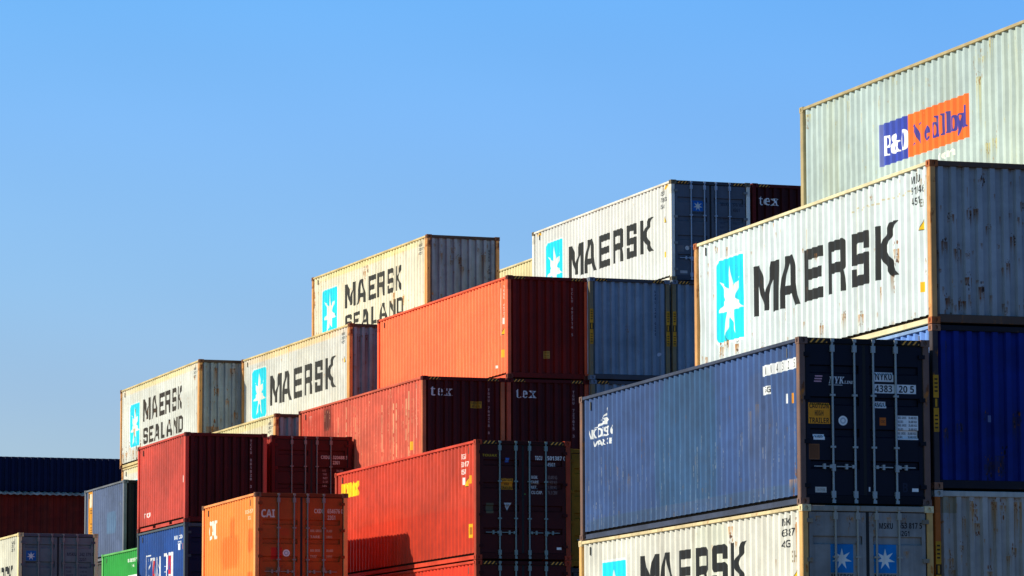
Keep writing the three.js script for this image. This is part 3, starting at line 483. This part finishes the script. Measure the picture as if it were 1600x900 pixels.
// ---- left: twenty-foot containers
{
  const s = S20([250, 142, 58], ST, 150), u = (d) => L20 - d;
  s.text('CAI', u(5.42), 1.64, u(4.5), 2.12, [240, 236, 222], 'bold sans-serif').text('CAI', u(5.4), 1.65, u(4.48), 2.13, [240, 236, 222], 'bold sans-serif');
  s.patch(u(3.9), .8, u(1.9), 1.6, [228, 106, 34], .4, 3).patch(u(2.9), 1.5, u(2.4), 2.1, [228, 106, 36], .4, 4).patch(u(.9), 1.1, u(.5), 1.7, [224, 104, 34], .6, 5).patch(u(1), .2, u(.5), .6, [224, 104, 34], .6, 6);
  s.text('CXDU 654676', u(1.3), 2.1, u(.42), 2.2, [236, 206, 170]).text('22G1', u(1.0), 1.94, u(.7), 2.03, [236, 206, 170]).drip(u(.6), 2.4, .4, .05, .6, 3).scatter(20, .5, 53).wear({ fade: .07, dirt: .05, rust: .03, edge: .2, seed: 43, dirtColor: [190, 110, 60] });
  const e = EN([170, 74, 24], ST);
  e.text('CAI', .16, 1.96, .53, 2.16, [206, 200, 186], 'bold sans-serif').text('CAI', .165, 1.965, .535, 2.165, [206, 200, 186], 'bold sans-serif');
  codeBlock(e, 'CXDU', '654676 0', '22G1', [206, 196, 180], ST, { x0: 1.55, xm: 1.9, y: 2.08, size: .105 }); smallLines(e, 1.45, 1.66, 2, [190, 170, 150], 3, .38, .15); smallLines(e, 1.45, 1.16, 2, [190, 170, 150], 4, .3, .15);
  e.rect(.43, .9, .72, 1.2, [186, 34, 18]).rect(.68, 1.5, .9, 1.68, [180, 60, 20], .6).rect(.3, .45, .5, .7, [96, 92, 70], .5); seal(e, .83, 1.06, .092).drip(.7, .66, .1, .1, .7, 2).drip(1.8, .66, .1, .1, .7, 2).wear({ fade: .18, dirt: .1, rust: .03, seed: 44, dirtColor: [60, 30, 16] });
  const f = framePaint([244, 146, 84], .06, 45), dk = framePaint([120, 54, 22], .2, 46);
  vents(container({ label: 'orange short container standing in front at the bottom left, grey circle on its brown-orange doors', at: [26.02, 4.08, -97.57], a: -1.39, L: L20, H: ST, side: s.material(.5), end: e.material(.5), frame: f, headMat: dk, hingeMat: dk, castings: framePaint([130, 90, 66], .3, 47), doors: true, grooves: [[.36, .46], [.86, .96], [1.31, 1.41], [1.79, 1.89]], rod: plain(126, 120, 112, .5, .2), seed: 20, dent: 8 }), L20, ST);
}
{
  const s = S20([194, 70, 55], ST, 140), u = (d) => L20 - d;
  s.text('TCCU', u(5.25), .4, u(4.5), .54, WHITE_CODE).down('TCCU', u(.5), 1.9, 1.2, .1, [214, 170, 60]).rect(u(.44), 1.16, u(.3), 1.36, WHITE_CODE).scatter(30, .5, 55, { core: [200, 160, 150], run: [190, 110, 96] }).wear({ fade: .16, dirt: .16, rust: .03, edge: .2, seed: 48, dirtColor: [130, 60, 50] });
  const e = EN([70, 13, 10], ST).down('TCCU 881820 3', 1.93, 2.42, 1.0, .06, [196, 186, 176]).wear({ fade: .2, dirt: .08, seed: 49, dirtColor: [40, 16, 14] });  // end colour is the side red darkened, shade painted in
  const f = framePaint([186, 70, 56], .1, 50), dk = framePaint([90, 20, 16], .1, 51);  // dk: darker copy of the frame red, shade painted on header and sill
  vents(container({ label: 'faded red short container stacked on the blue one with outlined letters', at: [27.6, 6.71, -111.3], a: -.25, L: L20, H: ST, side: s.material(.55), end: e.material(.55), frame: f, headMat: dk, castings: framePaint([110, 50, 40], .3, 52), pockets: true, seed: 21, dent: 12 }), L20, ST);
}
{
  const s = S20([30, 72, 142], ST, 150), u = (d) => L20 - d, g = s.g;
  const glyph = (str, d0, d1, y0, y1, fill) => { const [a, b] = [u(d0), u(d1)]; const n = str.length; [...str].forEach((ch, i) => { const x0 = a + ((b - a) * i) / n + .03, x1 = a + ((b - a) * (i + 1)) / n - .06; if (!GLYPH[ch]) return; s.poly(GLYPH[ch], x0 - .05, y0 - .05, x1 + .05, y1 + .05, [236, 236, 232]); s.poly(GLYPH[ch], x0 + .045, y0 + .045, x1 - .045, y1 - .045, fill[i]); }); };
  const red = [208, 34, 44], blue = [30, 72, 142], wht = [236, 236, 232];
  glyph('KAN', 4.75, 3.1, .98, 1.72, [blue, red, blue]); glyph('RAL', 2.75, 1.2, .98, 1.78, [blue, red, blue]);
  s.rect(u(4.95), 1.83, u(4.3), 1.87, wht).rect(u(4.95), 1.0, u(4.9), 1.87, wht);
  s.text('HALU 200', u(1.42), 2.16, u(.5), 2.27, wht).text('22G1', u(.95), 2.0, u(.52), 2.1, wht).rect(u(.88), 1.84, u(.78), 2.0, wht).rect(u(.42), 1.84, u(.31), 2.02, [214, 122, 50]).scatter(20, .5, 57).wear({ fade: .16, dirt: .1, rust: .05, seed: 53, dirtColor: [60, 76, 96] });
  const e = EN([12, 22, 52], ST, 100).wear({ fade: .2, dirt: .1, seed: 54 });
  vents(container({ label: 'blue short container with white-outlined red and blue letters beside the green one', at: [27.6, 4.11, -111.3], a: -.25, L: L20, H: ST, side: s.material(.5), end: e.material(.55), frame: framePaint([74, 84, 92], .3, 55), doors: true, grooves: GROOVES(ST), seed: 22 }), L20, ST);
}
{
  const e = EN([70, 14, 11], ST); codeBlock(e, 'CXDU', '320488 3', '22G1', [200, 186, 172], ST, { x0: 1.5, xm: 1.86, y: 1.93, size: .1 }); smallLines(e, 1.56, 1.62, 5, [180, 150, 140], 8, .2, .11); e.wear({ fade: .2, dirt: .08, seed: 56, dirtColor: [40, 16, 14] });
    container({ label: 'dark maroon short container with locking rods and white code, beside the faded red short one', at: [30.26, 6.71, -111.65], a: .02, L: L20, H: ST, side: soft([170, 54, 40]), end: e.material(.5), frame: framePaint([84, 20, 16], .12, 58), doors: true, grooves: GROOVES(ST), rod: plain(120, 110, 104, .5, .2), seed: 23, dent: 0 });
}
{
  const s = S20([212, 208, 188], ST, 130), u = (d) => L20 - d;
  word(s, 'MAERSK', [[4.8, 4.1], [4.05, 3.45], [3.35, 2.85], [2.75, 2.25], [2.12, 1.65], [1.55, 1.0]].map(([a, b]) => [u(a), u(b)]), .95, 1.66, INK); sideCode(s, L20, ['MSKU', '242379', '22G1'], DARK_CODE, 1.16, .65, 2.38, .11, .09);
  s.scatter(50, .6, 61, { core: [120, 100, 50], run: [190, 170, 110] }).wear({ fade: .1, dirt: .12, rust: .08, seed: 60, dirtColor: [130, 124, 90] });
  const e = EN([94, 106, 108], ST); starSquare(e, .25, 1.76, .55, 2.06, [16, 88, 156]); codeBlock(e, 'MSKU', '242 379 0', '22G1', [34, 38, 50], ST, { x0: 1.48, xm: 1.87, y: 1.92, size: .1 }); smallLines(e, 1.47, 1.6, 5, [50, 54, 66], 9, .28, .12); e.wear({ fade: .16, dirt: .16, rust: .05, seed: 61 });
  vents(container({ label: 'grey-doored short container with small star square in the bottom left corner', at: [24.1, 4.11, -117.75], a: .09, L: L20, H: ST, side: s.material(), end: e.material(.55), frame: framePaint([214, 196, 146], .25, 62), headMat: framePaint([84, 88, 98], .25, 63), hingeMat: framePaint([84, 86, 92], .25, 64), doors: true, grooves: [[.36, .5], [.95, 1.09], [1.58, 1.72], [2.16, 2.24]], rod: plain(116, 116, 112, .5, .2), seed: 24 }), L20, ST);
}
{
  const s = S20([46, 160, 62], ST, 120), u = (d) => L20 - d; s.text('448813', u(2.5), 2.16, u(.6), 2.28, [222, 232, 214]).text('EG', u(1.95), 1.98, u(1.42), 2.08, [222, 232, 214]).rect(u(2.3), 1.6, u(.9), 1.74, [240, 250, 240]).wear({ fade: .12, dirt: .06, seed: 65, dirtColor: [70, 120, 70] });
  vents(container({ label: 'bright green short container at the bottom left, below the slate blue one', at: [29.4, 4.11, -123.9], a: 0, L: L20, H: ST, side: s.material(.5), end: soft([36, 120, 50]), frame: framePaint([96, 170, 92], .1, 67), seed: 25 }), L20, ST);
}
{
  const s = S20([84, 98, 128], ST, 130), u = (d) => L20 - d; s.rect(u(5.5), .2, u(4.88), 2.5, [230, 154, 34]).rect(u(5.4), 1.95, u(5.0), 2.42, [236, 224, 190]); 'FLEXI'.split('').forEach((c, i) => s.text(c, u(5.36), 1.66 - i * .3, u(5.02), 1.86 - i * .3, [120, 80, 30]));
  s.rect(u(.74), 1.66, u(.58), 1.84, WHITE_CODE).rect(u(.44), 1.66, u(.34), 1.82, [150, 120, 80]).patch(u(2.7), .9, u(1.3), 1.6, [86, 112, 150], .6, 3).patch(u(1), 1.15, u(.3), 1.9, [74, 86, 112], .5, 4).scatter(40, .4, 69, { core: [140, 120, 110], run: [110, 110, 120] }).wear({ fade: .16, dirt: .12, rust: .03, seed: 68, dirtColor: [96, 98, 108] });
  vents(container({ label: 'slate blue short container with vertical yellow strip above the green one', at: [30.4, 6.71, -131.11], a: 0, L: L20, H: ST, side: s.material(.55), end: soft([20, 22, 28]), frame: framePaint([104, 108, 116], .15, 71), headMat: framePaint([24, 24, 28], .1, 72), seed: 26 }), L20, ST);
}
// ---- second block: reds, pale blues and whites
{
  const s = S40([248, 118, 70], HC, 110), u = (d) => L40 - d;
  s.rect(u(.78), 1.26, u(.73), 2.68, [240, 214, 196], .8).down('TCLU 492714', u(.52), 2.66, 1.55, .09, [240, 216, 200]).rect(u(.54), 1.56, u(.42), 1.74, WHITE_CODE); triangle(s, L40, .5, 1.26, .26).rect(u(.62), .62, u(.42), .84, [242, 180, 30]).rect(u(1.12), .36, u(1.02), .44, WHITE_CODE);
  s.scatter(50, .4, 71, { core: [160, 60, 36], run: [200, 80, 50] }).scratch(40, [244, 140, 100], 72, .2, 2.7, .5).wear({ fade: .1, dirt: .06, rust: .03, seed: 73, dirtColor: [190, 90, 60] });
  const e = EN([118, 24, 11]).down('TCLU 492714 5', 1.91, 2.6, 1.22, .06, [196, 160, 150]).rect(1.1, .58, 1.27, .79, [196, 146, 60]); for (let i = 0; i < 4; i++) e.rect(1.12, .61 + i * .045, 1.25, .63 + i * .045, [120, 80, 30]); e.wear({ fade: .16, dirt: .08, seed: 74, dirtColor: [60, 20, 12] });  // end colour darkened from the orange-red side to paint its shade
  const f = framePaint([214, 92, 58], .12, 75), dk = framePaint([110, 26, 16], .15, 76);  // dk: shaded copy of the frame colour for the end rails
  vents(container({ label: 'large orange-red container at the centre, topmost of the red ones', at: [35.36, 10.53, -105.29], a: .78, L: L40, H: HC, side: s.material(.5), end: e.material(.55), frame: f, headMat: dk, castings: framePaint([110, 52, 36], .35, 77), hazard: true, seed: 27, dent: 30 }), L40, HC);
}
const tex = (s, x0, y0, x1, y1, flake, seed) => { s.text('tex', x0, y0, x1, y1, [246, 244, 238], 'bold serif'); const r = rng(seed); for (let i = 0; i < flake; i++) { const x = x0 + r() * (x1 - x0); s.rect(x, y0 - .05 + r() * .1, x + .015 + r() * .05, y0 + .1 + r() * (y1 - y0), s.color); } return s; };
{
  const s = S40([212, 92, 68], HC, 110), u = (d) => L40 - d;
  s.rect(u(11.25), 2.28, u(10.95), 2.66, WHITE_CODE).text('1', u(11.2), 2.0, u(10.95), 2.2, WHITE_CODE).patch(u(9.8), .6, u(8.7), 2.7, [150, 54, 34], 1, 3).patch(u(9.6), 2.1, u(9.0), 2.7, [92, 34, 20], 1, 4).patch(u(12), .2, u(9.7), 2.7, [196, 62, 46], .6, 5);
  for (const c of [[.66, 1.2, 2.72], [.4, 1.3, 2.0]]) s.rect(u(c[0]), c[1], u(c[0] - .05), c[2], [240, 214, 180], .8);
  { const rr = rng(91); for (let i = 0; i < 26; i++) { const d = .5 + rr() * 8.6, c = rr() < .6 ? [246, 196, 146] : [232, 160, 110]; let y = 2.8 - rr() * .5; const end = .2 + rr() * 1.2; while (y > end) { const l = .1 + rr() * .5; s.rect(u(d + rr() * .01), y - l, u(d - .012 - rr() * .014), y, c, .5 + .5 * rr()); y -= l + rr() * .12; } } }
  s.rect(u(1.2), .9, u(.92), 1.14, [238, 176, 30]).rect(u(.42), .9, u(.33), 1.1, [226, 150, 50]).scratch(190, [240, 188, 140], 81, .3, 2.8, .9).scatter(80, .5, 82, { core: [150, 70, 40], run: [214, 130, 84] }).wear({ fade: .14, dirt: .1, rust: .05, seed: 83, dirtColor: [170, 100, 76] });
  const e = tex(EN([72, 14, 11]), .25, 2.36, .92, 2.63, 7, 4).rect(1.42, 2.03, 1.75, 2.22, [176, 132, 30]).text('CAUTION', 1.44, 2.14, 1.73, 2.2, [80, 56, 20]).text('9FT 6IN', 1.46, 2.05, 1.7, 2.11, [80, 56, 20]).down('TGHU 764218 8', 1.93, 2.6, 1.3, .06, [176, 140, 130]).wear({ fade: .2, dirt: .08, seed: 84, dirtColor: [44, 16, 14] });
  const f = framePaint([190, 84, 58], .3, 85), dk = framePaint([86, 20, 16], .15, 86), p = framePaint([206, 110, 70], .35, 87);
  vents(container({ label: 'streaky faded red container left of centre, peeling white letters on its dark end', at: [32.84, 7.622, -105.23], a: .78, L: L40, H: HC, side: s.material(.6), end: e.material(.55), frame: f, postMat: p, headMat: dk, castings: dk, hazard: true, seed: 28, dent: 34 }), L40, HC);
  const e2 = tex(EN([76, 15, 12]), .28, 2.36, .9, 2.63, 4, 9).down('TGHU 723615 3', 1.94, 2.6, 1.26, .07, [186, 150, 140]).wear({ fade: .2, dirt: .1, seed: 88, dirtColor: [44, 16, 14] });
  container({ label: 'dark red container end with half-peeled letters, right below the orange-red one', at: [35.33, 7.622, -105.24], a: .3, L: L40, H: HC, side: soft([190, 74, 56]), end: e2.material(.55), frame: f, headMat: dk, castings: dk, hazard: true, seed: 29 });
  const e3 = EN([64, 12, 11]).text('tex', .2, 2.28, .85, 2.55, [250, 250, 246], 'bold serif').wear({ fade: .2, dirt: .06, seed: 90, dirtColor: [40, 16, 14] });
  container({ label: 'dark maroon container end with crisp white letters beside grey star doors near the top', at: [42.76, 13.44, -105.2], a: .1, L: L40, H: HC, side: soft([170, 60, 46]), end: e3.material(.55), frame: dk, hazard: true, seed: 30 });
}
{
  const pale = [126, 142, 156], f = framePaint([112, 122, 136], .3, 92), p = framePaint([124, 112, 86], .4, 93), dk = framePaint([70, 72, 80], .4, 94);
  const mk = (seed, code) => { const e = EN(pale).down(code, 1.97, 2.6, 1.28, .075, [40, 48, 70]); e.drip(1.15, 1.55, .2, .1, .5, 3, [60, 70, 90], [90, 100, 120]).scatter(26, .5, seed, { core: [70, 64, 60], run: [120, 116, 110] }); if (seed === 95) { e.g.fillStyle = 'rgb(206,214,226)'; e.g.beginPath(); e.g.ellipse(e.X(2.12), e.Y(.77), 9, 11, .6, 0, 7); e.g.fill(); } return e.wear({ fade: .14, dirt: .16, rust: .07, seed, dirtColor: [70, 76, 90] }).material(); };
  const side = soft([150, 172, 200]), c = { L: L40, H: HC, side, frame: f, postMat: p, headMat: dk, hazard: true, posts: true };
  container({ label: 'pale blue ribbed container end with yellow corner strips, right of the orange-red container', at: [37.72, 10.53, -105.05], a: .7, end: mk(95, 'MAEU 748 0200'), seed: 31, ...c });
  container({ label: 'sliver of pale blue container end under the grey star doors, mostly hidden by white container', at: [40.22, 10.53, -105.05], a: .5, end: mk(97, 'MAEU 719 3304'), seed: 32, ...c });
  container({ label: 'strip of pale blue container end just above the roof edge of the long blue one', at: [37.76, 7.622, -105.05], a: .5, end: mk(98, 'MAEU 702 6617'), seed: 33, ...c });
}
{
  const s = S40([210, 212, 205], HC, 120), u = (d) => L40 - d; bigName(s, L40, { ink: [36, 38, 36] }); sideCode(s, L40, ['MSKU', '578 163', '45G1'], DARK_CODE, .96, .5, 2.66); triangle(s, L40, .62, 1.72).rect(u(.66), .72, u(.54), .88, [240, 180, 20]);
  for (const d of [.42, .6, .78]) s.poly([[[0, 0], [.5, 0], [1, 1], [.5, 1]]], u(d), 2.68, u(d - .14), 2.8, [236, 178, 20]); for (const d of [11.6, 11.8]) s.rect(u(d), 2.72, u(d - .12), 2.8, [236, 178, 20]);
  s.scatter(14, .4, 99).wear({ fade: .06, dirt: .06, rust: .02, seed: 100, dirtColor: [150, 144, 120] });
  const e = EN([84, 92, 104]); starSquare(e, .67, 2.02, 1.0, 2.33, [18, 100, 182]); codeBlock(e, 'MSKU', '578 163 1', '45G1', [36, 42, 56], HC, { x0: 1.53, xm: 1.91, y: 2.2, size: .1 }); smallLines(e, 1.5, 1.85, 5, [52, 60, 76], 5, .28, .12); e.rect(.2, .84, .4, 1.02, [120, 118, 118], .6).rect(.28, .22, .5, .3, [180, 180, 180]); seal(e, .5, .95, .06); e.wear({ fade: .14, dirt: .1, seed: 101 });
  vents(container({ label: 'clean white container with cyan star and grey star-marked doors, top of the middle block', at: [40.26, 13.44, -105.21], a: .11, L: L40, H: HC, side: s.material(.5), end: e.material(.5), frame: framePaint([214, 212, 200], .06, 102), headMat: framePaint([64, 70, 82], .15, 103), hingeMat: framePaint([120, 124, 128], .1, 104), castings: framePaint([120, 108, 84], .35, 105), doors: true, grooves: GROOVES(HC), hazard: true, rod: plain(156, 168, 182, .5, .2), seed: 34, dent: 6 }), L40, HC);
}
// ---- third and fourth blocks: weathered white containers against the sky
function oldWhite(label, at, a, col, seed, opt) {
  const s = S40(col, HC, 110), u = (d) => L40 - d; opt.draw?.(s, u); bigName(s, L40, { ink: opt.ink ?? [46, 46, 44], seaLand: opt.seaLand, box: opt.box ?? [1.22, 2.85, .68, 2.34] }); sideCode(s, L40, ['MSKU', '204611', '45G1'], DARK_CODE, .9, .45, 2.68, .13, .09); opt.after?.(s, u); s.patch(u(.45), .1, u(.12), 2.85, [222, 170, 96], .3, seed + 9).patch(u(.3), .1, u(.1), 2.85, [206, 124, 56], .4, seed + 10).patch(u(12), 2.6, u(.2), 2.85, [226, 196, 120], .12, seed + 12);
  s.scatter(opt.spots, .8, seed + 3).wear({ fade: .1, dirt: .12, rust: opt.rust + .04, edge: .7, sides: 1, seed, dirtColor: [150, 136, 92] });
  const e = EN(opt.end ?? [132, 142, 148], HC, 120); opt.endDraw?.(e); e.scatter(100, .95, seed + 5, { core: [44, 28, 22], run: [120, 84, 58] }).wear({ fade: .16, dirt: .2, rust: opt.rust + .08, edge: .4, seed: seed + 1 });
  return vents(container({ label, at, a, L: L40, H: HC, side: s.material(), end: e.material(), frame: framePaint([206, 184, 130], .35, 112), postMat: framePaint([208, 150, 88], .7, 114, { edge: .5 }), castings: framePaint([122, 78, 50], .7, 116), headMat: framePaint([70, 56, 48], .6, 117), seed, dent: 30 }), L40, HC);
}
oldWhite('white container with two-line lettering, topmost left of centre, rusty post and pale blue end', [37.2, 13.44, -118.7], 1.57, [222, 216, 194], 110, { seaLand: true, spots: 190, rust: .27, box: [1.16, 2.76, .72, 2.3],
  after: (s, u) => { for (const [d, y, l, w, k] of [[6.55, 2.45, .3, .2, 1], [6.2, 2.6, .4, .25, .9], [3.44, 1.4, .6, .14, 1], [10.86, .95, .4, .1, .8], [8.8, 2.3, .8, .08, .6], [2.4, 1.2, .5, .2, .7], [1, 2.4, .6, .1, .6]]) s.drip(u(d), y, l, w, k, 3); },
  endDraw: (e) => { for (const [x, y, l, w] of [[.9, 2.5, .2, .1], [.5, 2.3, .4, .1], [.86, 2.1, .3, .08], [1.1, 2.2, .5, .12], [1.2, 1.9, .5, .1], [.5, 1.0, .3, .08], [1.9, 2.3, 1.2, .12], [.3, 2.6, .2, .1]]) e.drip(x, y, l, w, .9, 4, [44, 30, 22], [120, 90, 60]); e.down('MSKU 204 611', 2.08, 2.5, 1.3, .07, [60, 62, 66]); } });
oldWhite('white one-line lettered container standing over the streaky faded red one, dark brown end', [34.62, 10.53, -118.56], 1.2, [204, 204, 196], 120, { spots: 90, rust: .17, end: [124, 154, 164], box: [1.2, 2.9, .76, 2.4],
  after: (s, u) => { s.drip(u(6.72), 2.83, .5, .14, .9, 3, [220, 180, 40], [226, 196, 80]); s.drip(u(1.2), .5, .4, .12, .9, 4); triangle(s, L40, .62, 1.72); },
  endDraw: (e) => { e.drip(.34, 2.5, 1.2, .1, .9, 3, [40, 26, 20], [80, 52, 38]).drip(.6, 2.55, 1.4, .1, .9, 4, [40, 26, 20], [80, 52, 38]).drip(1.0, .5, .3, .3, .9, 4, [30, 18, 14], [60, 38, 28]); } });
oldWhite('leftmost white container, two-line lettering, standing against the sky behind the faded red short one', [32.93, 10.53, -130.9], -.4, [212, 212, 202], 130, { seaLand: true, spots: 150, rust: .24, ink: [52, 44, 36], box: [1.5, 3.1, .66, 2.2],
  after: (s, u) => { for (const d of [11.9, 11.2, 10.7, 10.2, 9.6, 9.1]) s.drip(u(d), .4 + (d * 7 % 1) * .3, .4, .25, 1, 5); s.drip(u(10.0), 1.3, .5, .2, .9, 6); },
  endDraw: (e) => { for (const [x, y, l, w] of [[.6, 2.6, 1, .1], [1.2, 2.6, .5, .14], [.6, 1.9, .4, .14], [1, 1.5, .3, .1], [1.3, 1.1, .4, .12], [.5, .6, .6, .3], [1.6, 2, .6, .1], [1.8, 1.0, .5, .1]]) e.drip(x, y, l, w, 1, 4, [44, 28, 20], [150, 92, 46]); } });
oldWhite('strip of weathered white container under the leftmost lettered one, above the slate blue one', [32.93, 7.622, -130.6], -.4, [216, 212, 198], 140, { spots: 40, rust: .12 });
oldWhite('small rusty white container corner below the one-line lettered one, left of streaky red', [32.15, 7.622, -118.2], .6, [220, 212, 184], 150, { spots: 60, rust: .28, box: [1.2, 2.85, .3, 1.8], end: [126, 152, 152] });
{
  const s = S40([222, 208, 160], HC, 90).scatter(60, .5, 161).wear({ fade: .1, dirt: .14, rust: .05, seed: 160, dirtColor: [170, 150, 100] });
  container({ label: 'bare cream container side peeping out left of the clean white container with grey doors', at: [42.3, 13.44, -118.4], a: .3, L: L40, H: HC, side: s.material(), end: soft([150, 140, 110]), frame: framePaint([206, 192, 150], .2, 163), seed: 40 });
}
// ---- what the stacks stand on: lower containers hidden behind and below the others
{
  const m = soft([74, 70, 68]), ends = soft([64, 60, 58]);
  const proto = { 1: null, 2: null };
  const below = (x, z, a, top, L = L40) => {
    for (let y = top; y > -EYE + .08;) {
      const H = y - ST > -EYE + .02 && y - HC < -EYE ? ST : HC; y -= H + .008; if (y < -EYE - .25) break;
      const key = L + '_' + H;
      if (!proto[key]) { proto[key] = container({ label: 'dark grey container low in the stacks, hidden under the others', group: 'hidden containers under the stacks', at: [x, y, z], a, L, H, side: m, end: ends, frame: m, dent: 0 }); }
      else { const c = proto[key].clone(); c.name = numbered('shipping_container'); c.position.set(x, y + EYE, z); c.rotation.y = (a * Math.PI) / 180; scene.add(c); }
    }
  };
  below(26.49, -63.07, -1.27, 1.68); below(29.13, -63.41, -1.3, 1.69); below(31.71, -63.22, 0, 10.42);
  below(29.82, -91.24, .11, 1.8); below(32.38, -91.9, .1, 4.59);
  below(26.2, -98.26, -1.39, 4.1, L20); below(27.6, -111.3, -.25, 4.1, L20); below(30.26, -111.65, .02, 6.7, L20); below(24.1, -117.75, .09, 4.1, L20); below(29.4, -123.9, 0, 4.1, L20); below(30.4, -131.11, 0, 6.7, L20);
  below(32.84, -105.23, .78, 7.61); below(35.33, -105.24, .3, 7.61); below(37.76, -105.05, .5, 7.61); below(40.22, -105.05, .5, 10.52); below(42.76, -105.2, .1, 13.43);
  below(37.2, -118.7, 1.57, 13.43); below(34.62, -118.56, 1.2, 10.52); below(32.93, -130.6, -.4, 7.61); below(32.15, -118.2, .6, 7.61); below(42.3, -118.4, .3, 13.43);
}
renderer.render(scene, camera);
